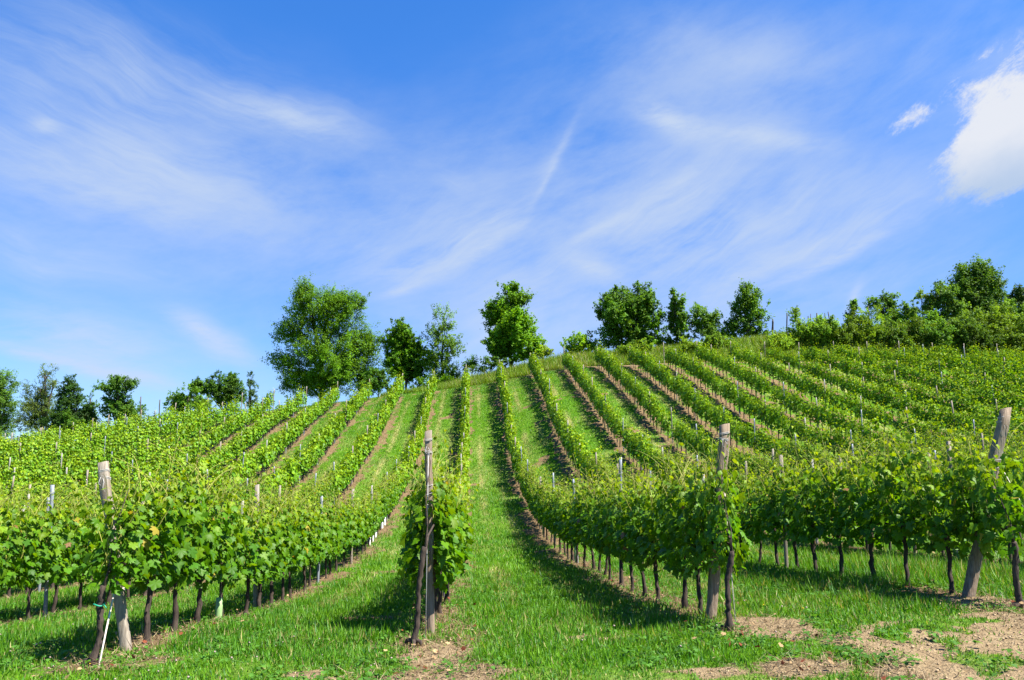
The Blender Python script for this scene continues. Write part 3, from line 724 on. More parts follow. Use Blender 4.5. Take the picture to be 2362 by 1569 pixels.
for k in range(-17, 24):
    ye = float(row_end(k)); y = (POST[k][0][1] if k in POST else float(row_start(k))) + 4.7; ys = []
    while y < ye - 2.5: ys.append((y, 0)); y += 4.75 + rng.normal(0, .3)
    ys.append((ye + .1, 1))
    for y, end in ys:
        x = row_x(k) + rng.normal(0, .03); z = hz(x, y); u, vv, d = project((x, y, z + 1.8))
        if -60 < u < 2420: posts.append((d, k, x, y, z, end))
posts.sort()
farp = sorted(posts, key=lambda p: p[0])
ncnt = {}
cut = set()
if len(farp) > 298:
    drop = [i for i, p in enumerate(farp) if not p[5] and (p[1] > 12 or p[1] < -8 or abs(p[1]) < 1)]
    for i in reversed(drop):
        if len(farp) - len(cut) <= 298: break
        cut.add(i)
for i, (d, k, x, y, z, end) in enumerate(farp):
    if i in cut: continue
    kind = (2 + random.randrange(2)) if end else random.choice([0, 0, 1, 2, 3, 4])
    nm, me, mt = PKIND[kind]
    if end: lab = f"wooden post at the upper end of the {row_phrase(k)}"
    else:
        ncnt[k] = ncnt.get(k, 0) + 1; lab = f"{ordinal(ncnt[k])} nearest slim trellis post in the {row_phrase(k)}"
    e = empty("trellis_post", (x, y, z), lab, "post", "slim trellis posts along the rows")
    e.rotation_euler = (random.gauss(0, .022), random.gauss(0, .022), random.uniform(-.3, .3)); e.scale = (1, 1, random.uniform(.93, 1.05))
    o = bpy.data.objects.new("post_shaft", me); COL.objects.link(o); o.parent = e
    if d < 30:
        o = bpy.data.objects.new("wire_clip", CLIP); COL.objects.link(o); o.parent = e; o.location = (0, 0, .78)

# guard tubes round young vines
def guard_tube(k, x, y0, y1, mat, lab):
    p = row_px(k, x, y0); p[2] = hz(p[0], p[1]); d = px_dir(x, y1); q = d * (p[1] / d[1]); h = q[2] - p[2]
    e = empty("guard_tube", tuple(p), lab, "guard tube", "plastic guard tubes round young vines")
    r, n = .042, 16; a = np.arange(n) / n * 2 * math.pi; v, qd = [], []
    for rr, z in ((r, -.03), (r * 1.02, h * .5), (r, h), (r * .88, h), (r * .88, -.03)):
        v.append(np.c_[np.cos(a) * rr, np.sin(a) * rr, np.full(n, z)])
    for i in range(4):
        for j in range(n): qd.append((i * n + j, i * n + (j + 1) % n, (i + 1) * n + (j + 1) % n, (i + 1) * n + j))
    add_obj("tube", mesh_np("tube", np.concatenate(v), quads=np.array(qd), smooth=True), mat, e)
    tb = Tubes(); tb.tube([(.0, .0, -.05), (.01, .0, h * .7), (.015, .01, h + .55)], [.006, .005, .004], 5); add_obj("support_cane", tb.mesh("support_cane"), M_WOOD, e)
guard_tube(-1, 503, 1442, 1379, M_TUBE, "pale green guard tube in the grass beside the roped post's row")
guard_tube(1, 1329, 1300, 1254, M_TUBE, "larger pale green guard tube between dark trunks along the central aisle")
guard_tube(1, 1254, 1236, 1203, M_TUBE, "small green guard tube farther up the central aisle")
for i, (x, y0, y1) in enumerate(((851, 1268, 1240), (859, 1252, 1222), (866, 1246, 1216), (881, 1224, 1197), (887, 1219, 1193))):
    guard_tube(-1, x, y0, y1, M_TUBEW, f"{ordinal(i + 1)} nearest white guard tube along the row behind the roped post")

# ------------------------------------------------------------------ trees and bushes
def tree_mesh(dep, base, blobs, col, leaf=.15, dens=1.0, L=.7, up=.35, seed=0, zdepth=.8, thin=.55, per=29):
    r = np.random.default_rng(seed); P, Nn, T, Sz, C = [], [], [], [], []; cents = []
    m = dep / FPX
    for bi, bl in enumerate(blobs):
        x, y, rx, ry = bl[:4]; dd = bl[4] if len(bl) > 4 else r.normal(0, .12) * rx * m; dk = bl[5] if len(bl) > 5 else 1.0
        dmul = bl[6] if len(bl) > 6 else 1.0
        c = depth_px(x, y, dep + dd) - base; R = np.array([rx * m, (rx + ry) / 2 * m * zdepth, ry * m]); cents.append((c, R))
        n = max(4, int(dens * dmul * 58 * (R[0] * R[1] * R[2]) ** (2 / 3)))
        nc = max(3, n // 6); cd = norm(r.normal(0, 1, (nc, 3))); ci = r.integers(0, nc, n)
        o = (cd * (r.random(nc) ** .40)[:, None] * R)[ci] + r.normal(0, 1, (n, 3)) * np.minimum(L * .42, R * .3); dirs = norm(o / R + 1e-6); o = c + o
        ax = norm(dirs * .75 + np.array([0, 0, up]) + r.normal(0, .4, (n, 3)))
        cl = r.uniform(.68, 1.45, nc)[ci] * r.uniform(.9, 1.1, n)
        k = per; t = np.tile(np.linspace(-.5, .5, k), n)
        op = np.repeat(o, k, 0); axp = np.repeat(ax, k, 0); LL = np.repeat(r.uniform(.55, 1.2, n) * L, k)
        p = op + axp * (t * LL)[:, None] + r.normal(0, 1, (n * k, 3)) * (LL * .15)[:, None]
        P.append(p); Nn.append(np.repeat(dirs, k, 0) * .35 + np.array([0, 0, .55]) + r.normal(0, .55, (n * k, 3))); T.append(axp + r.normal(0, .6, (n * k, 3)))
        Sz.append(leaf * .84 * r.uniform(.6, 1.25, n * k)); C.append(np.array(col)[None] * 1.5 * np.array([.95, 1.0, .7]) * dk * np.repeat(cl, k)[:, None] * r.uniform(.85, 1.15, (n * k, 1)) * np.array([1, 1, 1]) + np.repeat(r.random(n) < .12, k)[:, None] * np.array([.03, .04, 0]))
    P = np.concatenate(P); v, f, c = scatter(SL_V, SL_T, P, np.concatenate(Nn), np.concatenate(T), np.concatenate(Sz), np.concatenate(C), wid=np.concatenate(Sz) * thin / .62)
    tb = Tubes(); top = max(cents, key=lambda c: c[0][2])[0]; H = max(top[2], .8); tr = .018 * H + .03
    u = np.linspace(0, 1, 7); tp = np.c_[top[0] * u ** 1.5 + r.normal(0, .02 * H, 7) * u, top[1] * u ** 1.5 + r.normal(0, .02 * H, 7) * u, -.3 + (H + .3) * u]
    tb.tube(tp, tr * (1 - .85 * u), 7, knob=.06)
    for c_, R in cents:
        s = np.clip(c_[2] / H * .55, .08, .85) ; p0 = np.array([np.interp(s, u, tp[:, i]) for i in range(3)])
        mid = (p0 + c_) / 2 + np.array([0, 0, .12 * np.linalg.norm(c_ - p0)])
        tb.tube([p0, mid, c_], [tr * .6 * (1 - s * .5), tr * .4, tr * .2], 5)
        for q in range(7):
            e = c_ + norm(r.normal(0, 1, (1, 3)))[0] * R * .8; tb.tube([mid * .4 + c_ * .6, (c_ + e) / 2 + r.normal(0, .08, 3), e], [tr * .16, tr * .1, tr * .05], 4, cap=False)
    return mesh_np("crown", v, tris=f, col=c), tb.mesh("trunk")


def tree(name, lab, dep, bx, blobs, col, group=None, cat=None, **kw):
    by = max(b[1] + b[3] for b in blobs)
    p = depth_px(bx, by, dep); base = np.array([p[0], p[1], hz(p[0], p[1])])
    cm, tm_ = tree_mesh(dep, base, blobs, col, **kw)
    e = empty(name, tuple(base), lab, cat or "tree", group)
    add_obj("trunk", tm_, M_TREEBARK, e); add_obj("crown", cm, M_TREE, e)


G1 = (.072, .150, .006); G2 = (.056, .125, .006); G3 = (.095, .170, .007); GB = (.066, .125, .022)
TG = "trees along the crest of the hill"
tree("broadleaf_tree", "large feathery tree, widest on the crest, left of the vine aisle", 82, 745,
     [(745, 820, 95, 70), (720, 720, 60, 55), (790, 730, 55, 60), (705, 680, 26, 34), (770, 690, 40, 28), (825, 700, 22, 22, 0, 1, .7), (670, 765, 34, 36), (655, 840, 36, 22), (825, 800, 55, 55), (850, 860, 40, 40), (740, 880, 80, 35), (690, 880, 40, 30), (780, 840, 50, 40, -2, 1.1)],
     (.062, .128, .008), TG, leaf=.16, dens=1.3, L=.9, seed=1, thin=.45)
tree("broadleaf_tree", "dark rounded tree right beside the large feathery tree", 80, 938,
     [(935, 790, 36, 40), (930, 765, 26, 26), (955, 830, 38, 36), (915, 835, 30, 34), (945, 860, 40, 26), (905, 790, 20, 20)], G2, TG, leaf=.2, dens=1.5, L=.7, seed=2)
tree("slender_tree", "pale airy tree with sky showing through its thin crown", 79, 1020,
     [(1022, 750, 26, 34, 0, 1, .6), (1005, 790, 30, 34, 0, 1, .6), (1045, 800, 26, 34, 0, 1, .6), (1018, 840, 40, 32), (1030, 870, 34, 22)], (.075, .14, .014), TG, leaf=.16, dens=1.4, L=.75, seed=3, thin=.45)
tree("shrub", "small dark shrub between the pale airy tree and a two-toned tree", 76, 1090, [(1090, 838, 18, 22), (1082, 852, 16, 16)], G2, TG, cat="shrub", leaf=.12, dens=1.1, L=.5, seed=4)
tree("broadleaf_tree", "two-toned tree with dark top and bright skirt above the central aisle", 76, 1178,
     [(1172, 710, 38, 40, 1, .9), (1190, 690, 24, 30, 1, .9), (1140, 725, 24, 30, 1, .9), (1165, 770, 44, 45, 0, .9), (1205, 770, 36, 36, -1.5, 1.15), (1190, 740, 26, 22, -1.5, 1.15), (1222, 800, 28, 28, -1.5, 1.15), (1170, 815, 40, 22), (1150, 790, 28, 30), (1180, 672, 14, 14, 1, .8)],
     G1, TG, leaf=.2, dens=1.4, L=.8, up=.6, seed=5)
tree("bush", "rounded bush at the start of the bank, left of the broad crest tree", 74, 1342, [(1335, 800, 34, 28, 0, 1.5), (1362, 795, 28, 26, .5, .7), (1345, 815, 40, 22)], G3, TG, cat="bush", leaf=.16, dens=1.3, L=.5, seed=6)
tree("broadleaf_tree", "broad bushy tree, biggest of those above the middle of the bank", 76, 1448,
     [(1450, 690, 42, 40), (1480, 690, 28, 36), (1415, 715, 32, 40, -1, 1.2), (1480, 740, 34, 40), (1445, 755, 44, 40), (1405, 765, 26, 30), (1390, 725, 18, 16), (1450, 790, 50, 24), (1420, 690, 20, 22), (1398, 690, 12, 12, 0, 1, .7), (1500, 705, 16, 18)],
     (.05, .105, .014), TG, leaf=.2, dens=1.3, L=.75, up=.5, seed=7)
tree("slender_tree", "thin low tree squeezed between the broad tree and a pointed one", 75, 1517, [(1517, 740, 14, 24), (1515, 775, 18, 26), (1520, 795, 20, 18)], G1, TG, leaf=.16, dens=1.3, L=.55, seed=8)
tree("slender_tree", "narrow pointed tree rising from the bank", 75, 1562, [(1558, 700, 16, 28), (1562, 735, 24, 32), (1568, 765, 28, 30), (1560, 790, 28, 20), (1553, 682, 8, 12)], (.055, .115, .014), TG, leaf=.18, dens=1.35, L=.6, up=.7, seed=9)
tree("broadleaf_tree", "light green uneven tree between two pointed trees on the bank", 75, 1632, [(1620, 725, 24, 28), (1645, 750, 24, 26), (1630, 770, 34, 26), (1610, 745, 18, 22), (1660, 775, 18, 18)], (.07, .135, .02), TG, leaf=.17, dens=1.2, L=.6, seed=10)
tree("broadleaf_tree", "upright tree with raised branches and bare lower gaps on the bank", 75, 1725,
     [(1725, 685, 26, 26), (1740, 705, 26, 22), (1705, 700, 20, 18), (1722, 730, 28, 24), (1750, 745, 20, 12), (1710, 765, 36, 26), (1745, 770, 26, 18), (1722, 668, 12, 12), (1690, 752, 14, 14)], (.055, .115, .014), TG, leaf=.18, dens=1.25, L=.75, up=.7, seed=11)
tree("slender_tree", "little pointed sapling on the bank among old stakes", 78, 1966, [(1966, 712, 12, 18), (1964, 738, 18, 18), (1968, 698, 6, 8)], (.055, .12, .014), TG, leaf=.16, dens=1.5, L=.5, up=.7, seed=12)
tree("broadleaf_tree", "flat-topped small tree leaning over an old stake", 80, 2030, [(2040, 692, 30, 12), (2018, 702, 20, 12), (2052, 704, 22, 14), (2035, 716, 20, 12)], (.055, .11, .018), TG, leaf=.16, dens=1.4, L=.55, up=.1, seed=13)
tree("bush", "bright dome-shaped bush below the flat-topped tree", 78, 2075, [(2070, 730, 34, 24), (2095, 728, 26, 26), (2050, 745, 30, 20)], (.075, .145, .02), TG, cat="bush", leaf=.16, dens=1.5, L=.5, seed=14)
tree("slender_tree", "pale sparse sapling left of the tall dark tree", 82, 2130, [(2125, 685, 18, 20, 0, 1, .7), (2135, 710, 22, 22, 0, 1, .7), (2122, 738, 20, 16)], (.08, .13, .035), TG, leaf=.17, dens=1.0, L=.55, seed=15)
tree("broadleaf_tree", "mid green tree in front of the tall dark spreading tree", 81, 2175, [(2175, 675, 26, 24), (2165, 700, 30, 28), (2195, 705, 30, 26), (2180, 730, 34, 20)], (.06, .115, .02), TG, leaf=.17, dens=1.4, L=.6, seed=16)
tree("broadleaf_tree", "tall dark spreading tree with upswept branches, highest at the far right", 85, 2250,
     [(2255, 625, 22, 28), (2250, 655, 44, 34), (2280, 660, 30, 26), (2220, 655, 24, 24), (2255, 695, 52, 34), (2290, 690, 24, 18), (2250, 725, 58, 24), (2215, 620, 12, 16), (2285, 630, 14, 18), (2230, 690, 30, 24)], (.042, .088, .014), TG, leaf=.2, dens=1.35, L=1.0, up=.75, seed=17)
tree("broadleaf_tree", "dark distant tree at the right edge behind the bank", 100, 2350, [(2350, 690, 26, 22), (2372, 680, 24, 26), (2330, 705, 26, 18)], (.03, .062, .015), TG, leaf=.22, dens=1.3, L=.7, seed=18)
tree("bush", "mid green thicket sloping down from the tall dark tree", 84, 2318, [(2318, 715, 26, 18), (2345, 725, 26, 18), (2300, 735, 26, 16)], (.055, .11, .015), TG, cat="bush", leaf=.18, dens=1.4, L=.55, seed=19)
# left crest
tree("broadleaf_tree", "bluish feathery tree cut by the left edge", 92, 2, [(5, 880, 32, 26), (-10, 910, 34, 30), (12, 930, 26, 28), (-5, 960, 34, 26), (5, 990, 26, 20)], GB, TG, leaf=.16, dens=1.5, L=.8, seed=21, thin=.4)
tree("slender_tree", "tall wispy half-bare tree behind the dark conifer", 95, 108, [(105, 860, 22, 22, 0, 1, .35), (92, 895, 28, 26, 0, 1, .5), (125, 885, 18, 20, 0, 1, .4), (80, 930, 36, 30, 0, 1, .8), (70, 965, 40, 30), (110, 945, 34, 30)], (.075, .105, .03), TG, leaf=.14, dens=1.5, L=.7, seed=22, thin=.4)
tree("conifer_tree", "dark dense conifer at the left end of the crest", 90, 162, [(160, 885, 14, 20), (160, 910, 28, 24), (165, 940, 40, 26), (160, 970, 52, 26), (185, 965, 34, 26), (135, 975, 34, 24)], (.026, .06, .014), TG, leaf=.15, dens=1.9, L=.6, up=-.1, seed=23)
tree("bush", "mid green bush at the foot of the dark conifer", 88, 165, [(165, 975, 26, 20), (180, 985, 30, 18), (150, 990, 26, 14)], (.055, .115, .018), TG, cat="bush", leaf=.15, dens=1.4, L=.5, seed=24)
tree("slender_tree", "small ragged dark sapling beside the conifer", 92, 210, [(208, 920, 10, 16, 0, 1, .7), (214, 940, 14, 14), (208, 960, 16, 16)], GB, TG, leaf=.13, dens=1.1, L=.5, seed=25)
tree("broadleaf_tree", "two-tiered tree with umbrella top standing alone on the left crest", 90, 275, [(275, 880, 34, 12), (270, 895, 36, 12), (300, 884, 22, 10), (240, 895, 18, 10), (275, 920, 36, 20), (285, 945, 40, 24), (255, 945, 30, 24), (305, 950, 26, 18)], (.05, .105, .018), TG, leaf=.16, dens=1.35, L=.6, up=.2, seed=26)
tree("bush", "bright low bush beside the dark pole on the left crest", 88, 415, [(405, 925, 28, 20), (435, 915, 30, 22), (430, 940, 40, 18), (460, 930, 26, 20)], (.07, .14, .018), TG, cat="bush", leaf=.15, dens=1.5, L=.5, seed=27)
tree("broadleaf_tree", "rounded mid green tree behind the bright low bush", 91, 510, [(515, 885, 34, 22), (540, 880, 20, 18), (480, 895, 32, 20), (520, 910, 40, 24), (450, 892, 22, 14), (545, 905, 20, 20)], (.042, .092, .013), TG, leaf=.17, dens=1.5, L=.55, seed=28)
tree("slender_tree", "small bluish spire-shaped tree between round tree and feathery tree", 93, 579, [(577, 875, 8, 16), (579, 898, 13, 18), (580, 922, 16, 18)], (.045, .085, .04), TG, leaf=.12, dens=1.4, L=.45, up=.6, seed=29)
tree("bush", "dark undergrowth bush under the large feathery tree", 77, 875, [(870, 870, 30, 28), (890, 885, 24, 18), (850, 890, 26, 16)], (.045, .10, .014), TG, cat="bush", leaf=.15, dens=1.4, L=.5, seed=30)
tree("bush", "shadowy bush beneath the pale airy tree", 76, 985, [(990, 880, 26, 16), (960, 888, 24, 14), (1040, 882, 24, 14)], G2, TG, cat="bush", leaf=.14, dens=1.3, L=.45, seed=31)
tree("bush", "low dark bush between the aisle and the two-toned tree", 73.5, 1120, [(1130, 838, 26, 16), (1108, 848, 18, 12), (1155, 835, 24, 14)], (.05, .105, .014), TG, cat="bush", leaf=.13, dens=1.5, L=.4, seed=32)
# bushes on the bank, each with its own place
BG = "bushes covering the bank"
bank = [(1800, 790, 40, 22, 72, (.10, .17, .02), "yellowish bush at the end of the bank behind the old stakes"), (1850, 765, 40, 28, 74, (.085, .155, .02), "bright feathery bush below the first row of old stakes"),
        (1900, 770, 46, 36, 73, (.09, .165, .02), "large light green bush bulging from the middle of the bank"), (1950, 775, 34, 34, 73, (.05, .10, .014), "dark bush tucked behind the large light green bush"),
        (2000, 765, 44, 30, 75, (.085, .155, .018), "light bush under the little pointed sapling"), (2050, 785, 46, 26, 73, (.042, .088, .014), "dark rounded bush low on the bank below the dome-shaped bush"),
        (2110, 775, 40, 28, 74, (.045, .092, .014), "dark bush below the pale sparse sapling"), (2160, 785, 44, 30, 73, (.045, .095, .015), "dark clipped-looking bush below the mid green tree"),
        (2215, 775, 46, 28, 75, (.055, .105, .015), "broad bush right below the tall dark spreading tree"), (2255, 795, 34, 36, 73, (.032, .07, .012), "darkest ivy-clad bush hanging over the last rows"),
        (2300, 775, 46, 30, 75, (.06, .115, .016), "mid green bush right of the ivy-clad bush"), (2350, 790, 46, 32, 74, (.05, .10, .015), "bush cut by the right edge above the rows"),
        (2330, 745, 46, 22, 79, (.07, .125, .016), "upper bush at the right edge on top of the bank"), (2250, 745, 50, 18, 80, (.06, .115, .016), "flat wide bush along the top of the bank"),
        (2140, 750, 40, 18, 79, (.065, .125, .018), "small bush on top of the bank beside the sapling"), (1590, 800, 40, 16, 73, (.085, .155, .02), "low bright bush under the narrow pointed tree"), (1480, 805, 40, 16, 73, (.07, .14, .018), "low bush under the broad bushy tree"),
        (1660, 790, 36, 18, 73.5, (.07, .14, .018), "low bush between the light uneven tree and upright tree"), (1255, 812, 22, 12, 74, (.10, .17, .02), "small yellow green bush right of the two-toned tree")]
for i, (x, y, rx, ry, d, c, lab) in enumerate(bank):
    r = np.random.default_rng(500 + i)
    bl = [(x, y, rx * .95, ry * 1.1)] + [(x + r.uniform(-.8, .8) * rx, y + r.uniform(-.5, .5) * ry, rx * .6, ry * .7) for _ in range(4)]
    if x > 1830: bl.append((x + r.uniform(-.5, .5) * rx, y - ry * r.uniform(.5, 1.25) - max(0, x - 2150) * .08, rx * r.uniform(.3, .6), ry * r.uniform(.5, .9)))
    gp = ground_px(x, y + ry * .75); gd = float(gp @ FWD)
    if gd < 100 and y > 740: d = gd + .4
    tree("bush", lab, d, x, bl, tuple(np.array(c) * 1.14 * np.array([r.uniform(.95, 1.25), 1, .8])), BG, cat="bush", leaf=.13, dens=1.9, L=.42, up=.4, seed=600 + i, per=18)

# old dark stakes of an upper vineyard and poles on the left crest
def stake(x, y0, y1, dep, lean, lab, w=.09):
    a = depth_px(x, y0, dep); b = depth_px(x + lean, y1, dep); z = min(hz(a[0], a[1]), a[2])
    e = empty("weathered_stake", (a[0], a[1], z), lab, "stake", "old dark stakes on the skyline")
    add_obj("stake_shaft", post_mesh("stake_shaft", (0, 0, -.1), tuple(b - np.array([a[0], a[1], z])), w, w * .9, chamfer=.4, wob=.02, segs=7, seed=int(x)), M_DARKST, e)
    t = b - np.array([a[0], a[1], z]); tb = Tubes(); tb.tube([t * .9 + np.array([-w * .55, 0, 0]), t * .9 + np.array([0, -w * .6, .01]), t * .9 + np.array([w * .55, 0, 0]), t * .9 + np.array([0, w * .6, -.01]), t * .9 + np.array([-w * .55, 0, 0])], .006, 4)
    add_obj("wire_loop", tb.mesh("wire_loop"), M_WIRE, e)
for x, y0, y1, dep, ln, lab, w in ((1783, 780, 736, 77, -1, "thick dark stake at the head of the skyline stakes", .13), (1814, 762, 722, 78, 1, "dark stake standing alone second along the skyline", .1), (1779, 760, 741, 77, 2, "thin leaning stick beside the thick dark stake", .05),
                                   (1863, 756, 729, 78, 1, "short dark stake left of the forked stakes", .08), (1869, 750, 724, 78, 1, "thin stake close behind the short dark stake", .06), (1881, 745, 722, 78, 3, "stake with a crooked top amid leaves on the skyline", .1),
                                   (1903, 742, 722, 79, -1, "thin stake before the slanting one on the skyline", .06), (1916, 736, 719, 79, -6, "slanting short stake on the skyline", .08), (2008, 765, 706, 78, -6, "tall crooked stake leaning beside the flat-topped tree", .11),
                                   (2104, 722, 710, 80, 1, "short stake peeping out behind the dome-shaped bush", .09), (2111, 722, 708, 80, 2, "slightly slanting stake near the pale sparse sapling", .08), (1300, 815, 793, 74, 0, "small lone stake on the grassy bank near the aisle", .05),
                                   (325, 965, 915, 84, 0, "dark pole right behind the two-tiered tree", .11), (367, 985, 922, 80, 2, "slender grey pole left of the bright low bush", .09)):
    stake(x, y0, y1, dep, ln, lab, w)

# ------------------------------------------------------------------ grass, straw and weeds
def nearw_at(x, y):
    return sstep(20, 9, y) * ((fbm(x, y, 9, 3) - .5) * .045 * (.4 + .6 * soil_mask(x, y)) + (fbm(x, y, 1.6, 2) - .5) * .05)
def blades(x, y, hgt, wid, col, tv, tt, lean=.35, lift=0.0):
    n = len(x); z = height(x, y) + (sstep(20, 9, y) * (fbm(x, y, 1.6, 2) - .5) * .05) - .01 + lift
    a = rng.uniform(0, 2 * math.pi, n); h = np.c_[np.cos(a), np.sin(a), np.zeros(n)]
    tip = h * np.abs(rng.normal(0, lean, n))[:, None] + np.array([0, 0, 1.]); b = a + math.pi / 2 + rng.normal(0, .4, n)
    nr = h * .8 + np.array([0, 0, .75]) + rng.normal(0, .25, (n, 3))
    return scatter(tv, tt, np.c_[x, y, z], nr, tip, hgt, col, wid=wid)
def grass_cols(x, y, n):
    g = np.array([.050, .165, .003]); g2 = np.array([.125, .265, .006]); dr = np.array([.34, .30, .11]); blue = np.array([.04, .14, .022])
    t = np.clip(fbm(x, y, .8) * 1.5 - .3 + rng.normal(0, .2, n), 0, 1)[:, None]; c = g * (1 - t) + g2 * t
    c = np.where((rng.random(n) < .15)[:, None], blue, c)
    d = dry_mask(x, y); return np.where((rng.random(n) < .03 + d * .4)[:, None], dr * rng.uniform(.6, 1.1, (n, 1)), c) * rng.uniform(.75, 1.25, (n, 1))
GV, GF, GC, goff = [], [], [], 0
def put(res):
    global goff
    v, f, c = res; GV.append(v); GF.append(f + goff); GC.append(c); goff += len(v)
def in_view(x, y, pad=.12):
    u = x * cy_ - y * sy; d = x * sy + y * cy_; return np.abs(u) < (.665 + pad) * d + .6
# near sward
n = 820000; y = 3.6 + 13.4 * rng.random(n) ** 1.15; x = rng.uniform(-1, 1, n) * (.8 * y + 1.2) + .05 * y
clump = fbm(x, y, 2.2); ok = in_view(x, y) & (rng.random(n) > np.clip(soil_mask(x, y) * 1.02, 0, .94)) & (rng.random(n) < .35 + 1.0 * clump)
x, y, clump = x[ok], y[ok], clump[ok] + .75 * np.exp(-((x[ok] - 5.9) / 1.1) ** 2) * sstep(8.5, 9.6, y[ok]) * sstep(14, 12, y[ok]); n = len(x); sm_ = soil_mask(x, y); short = .45 + .55 * sstep(6.2, 8.5, y + rng.normal(0, .3, n)) * 1
hg = rng.uniform(.05, .125, n) * (.3 + clump * 1.4) * short * (1 - .45 * sm_) * np.where(rng.random(n) < .06, 1.7, 1)
put(blades(x, y, hg, rng.uniform(.005, .010, n) * (1 + .04 * y), grass_cols(x, y, n), BL_V, BL_T, lean=1.0))
# aisles up the slope
n = 900000; y = 17 + 53 * rng.random(n) ** .8; x = rng.uniform(-1, 1, n) * np.minimum(.8 * y, 34)
ok = in_view(x, y, .05) & (rng.random(n) > soil_mask(x, y) * 1.0) & (rng.random(n) < np.where(np.abs(x) < 16, 1, .45)); x, y = x[ok], y[ok]; n = len(x)
put(blades(x, y, rng.uniform(.07, .17, n), rng.uniform(.012, .022, n) * (1 + y * .016), grass_cols(x, y, n), FB_V, FB_T, lean=.8))
gr = mesh_np("grass", np.concatenate(GV), tris=np.concatenate(GF), col=np.concatenate(GC))
set_props(add_obj("grass", gr, M_GRASS), "green grass growing in the aisles and along the lower headland", "grass", None, 'stuff')
# tall grass and weeds on the bank above the path
n = 150000; x = rng.uniform(-8, 62, n); y = row_end((x - X0) / S) + 1.3 + 16 * rng.random(n) ** 1.4
c = np.array([.135, .225, .012]) * rng.uniform(.6, 1.3, (n, 1)); dd = rng.random(n) < .06 + .16 * (fbm(x, y, .3) > .55); c = np.where(dd[:, None], np.array([.27, .23, .10]), c)
v, f, c = blades(x, y, rng.uniform(.2, .75, n), rng.uniform(.03, .07, n), c, FB_V, FB_T, lean=.35)
set_props(add_obj("bank_grass", mesh_np("bank_grass", v, tris=f, col=c), M_GRASS), "tall weedy grass on the bank above the row ends", "grass", None, 'stuff')
# broad weeds in the near ground
n = 9000; y = 4 + 11 * rng.random(n); x = rng.uniform(-1, 1, n) * (.8 * y + 1); ok = in_view(x, y) & (fbm(x + 3, y, 1.1) > .5) & (soil_mask(x, y) < .92); x, y = x[ok], y[ok]; n = len(x)
k = 7; xr = np.repeat(x, k) + rng.normal(0, .03, n * k); yr = np.repeat(y, k) + rng.normal(0, .03, n * k)
a = rng.uniform(0, 6.28, n * k); h = np.c_[np.cos(a), np.sin(a), np.zeros(n * k)]
pos = np.c_[xr, yr, height(xr, yr) + rng.uniform(.01, .07, n * k)] + h * .02
v, f, c = scatter(SL_V, SL_T, pos, h * .4 + np.array([0, 0, 1.]), h + np.array([0, 0, .35]), rng.uniform(.015, .04, n * k), np.array([.06, .155, .016]) * rng.uniform(.7, 1.4, (n * k, 1)))
set_props(add_obj("weeds", mesh_np("weeds", v, tris=f, col=c), M_GRASS), "small broad-leaved weeds between the grass of the headland", "weeds", None, 'stuff')
# straw litter on bare strips
n = 260000; y = 3.8 + 42 * rng.random(n) ** 1.9; x = rng.uniform(-1, 1, n) * (.8 * y + 1); s_ = soil_mask(x, y); rowd = np.abs((x - X0) / S - np.round((x - X0) / S)) * S; ok = in_view(x, y) & (rng.random(n) < (s_ * .95 + .03) * np.where(rowd < .6, 1, .12)); x, y = x[ok], y[ok]; n = len(x)
a = rng.uniform(0, 6.28, n); h = np.c_[np.cos(a), np.sin(a), rng.normal(.08, .22, n)]
c = np.where((rng.random(n) < .4)[:, None], np.array([.27, .205, .12]), np.array([.15, .10, .055])) * rng.uniform(.6, 1.25, (n, 1))
v, f, c = scatter(FB_V, FB_T, np.c_[x, y, height(x, y) + rng.uniform(0, .03, n)], np.array([0, 0, 1.]) + rng.normal(0, .4, (n, 3)), h, rng.uniform(.03, .12, n) * (1 + .03 * y), c, wid=rng.uniform(.003, .006, n) * (1 + .06 * y))
set_props(add_obj("straw", mesh_np("straw", v, tris=f, col=c), M_STRAW), "dry straw and cut stalks lying under the rows", "straw", None, 'stuff')
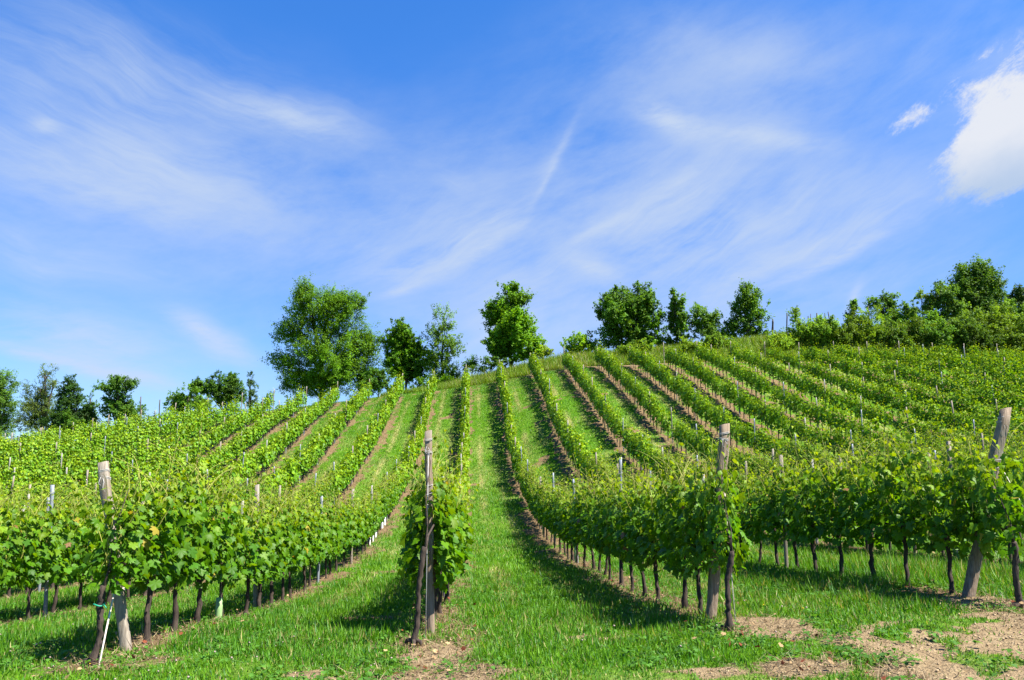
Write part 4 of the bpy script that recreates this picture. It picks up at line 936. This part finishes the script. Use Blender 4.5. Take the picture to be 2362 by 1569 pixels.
# crumbs and clods of earth on the bare patches
n = 26000; y = 4 + 12 * rng.random(n) ** 1.3; x = rng.uniform(-1, 1, n) * (.8 * y + 1); ok = in_view(x, y) & (rng.random(n) < soil_mask(x, y) ** 2); x, y = x[ok], y[ok]; n = len(x)
ov = np.array([(1, 0, 0), (-1, 0, 0), (0, 1, 0), (0, -1, 0), (0, 0, .8), (0, 0, -.8)], float); ot = np.array([(0, 2, 4), (2, 1, 4), (1, 3, 4), (3, 0, 4), (2, 0, 5), (1, 2, 5), (3, 1, 5), (0, 3, 5)])
sz = .004 + .013 * rng.random(n) ** 3; zz = height(x, y) + nearw_at(x, y)
v, f, c = scatter(ov, ot, np.c_[x, y, zz + sz * .3], np.array([0, 0, 1.]) + rng.normal(0, .5, (n, 3)), rng.normal(0, 1, (n, 3)), sz, np.array([.36, .265, .155]) * rng.uniform(.6, 1.25, (n, 1)), wid=sz * rng.uniform(.6, 1.3, n))
set_props(add_obj("soil_crumbs", mesh_np("soil_crumbs", v, tris=f, col=c), M_STRAW), "crumbs and small clods of dry earth on the bare patches", "soil crumbs", None, 'stuff')
# clover heads in the turf of the headland
n = 260; y = 4.6 + 5 * rng.random(n); x = rng.uniform(-1, 1, n) * (.75 * y); ok = in_view(x, y) & (fbm(x + 20, y, .7) > .5) & (soil_mask(x, y) < .5); x, y = x[ok], y[ok]; n = len(x)
v, f, c = scatter(ov, ot, np.c_[x, y, height(x, y) + rng.uniform(.05, .10, n)], np.array([0, 0, 1.]) + rng.normal(0, .2, (n, 3)), rng.normal(0, 1, (n, 3)), rng.uniform(.007, .013, n), np.where((rng.random(n) < .1)[:, None], np.array([.5, .35, .02]), np.array([.36, .27, .24])))
set_props(add_obj("clover_flowers", mesh_np("clover_flowers", v, tris=f, col=c), M_STRAW), "tiny pale clover heads dotted in the headland turf", "clover", None, 'stuff')
# fallen leaves
n = 700; y = 5 + 16 * rng.random(n) ** 1.3; x = row_x(np.round((rng.uniform(-1, 1, n) * .7 * y - X0) / S)) + rng.normal(0, .28, n); ok = in_view(x, y); x, y = x[ok], y[ok]; n = len(x)
c = np.where((rng.random(n) < .5)[:, None], np.array([.16, .045, .022]), np.array([.36, .24, .12])) * rng.uniform(.6, 1.2, (n, 1))
v, f, c = scatter(GL_V, GL_T, np.c_[x, y, height(x, y) + rng.uniform(.01, .08, n)], np.array([0, 0, 1.]) + rng.normal(0, .5, (n, 3)), rng.normal(0, 1, (n, 3)), rng.uniform(.012, .03, n), c)
set_props(add_obj("fallen_leaves", mesh_np("fallen_leaves", v, tris=f, col=c), M_STRAW), "reddish brown fallen vine leaves under the rows", "leaves", None, 'stuff')
print("vines", len(vines), "chosen", len(chosen), "posts", len(farp) - len(cut), "far tris", len(far_me.polygons), "grass", len(gr.polygons))
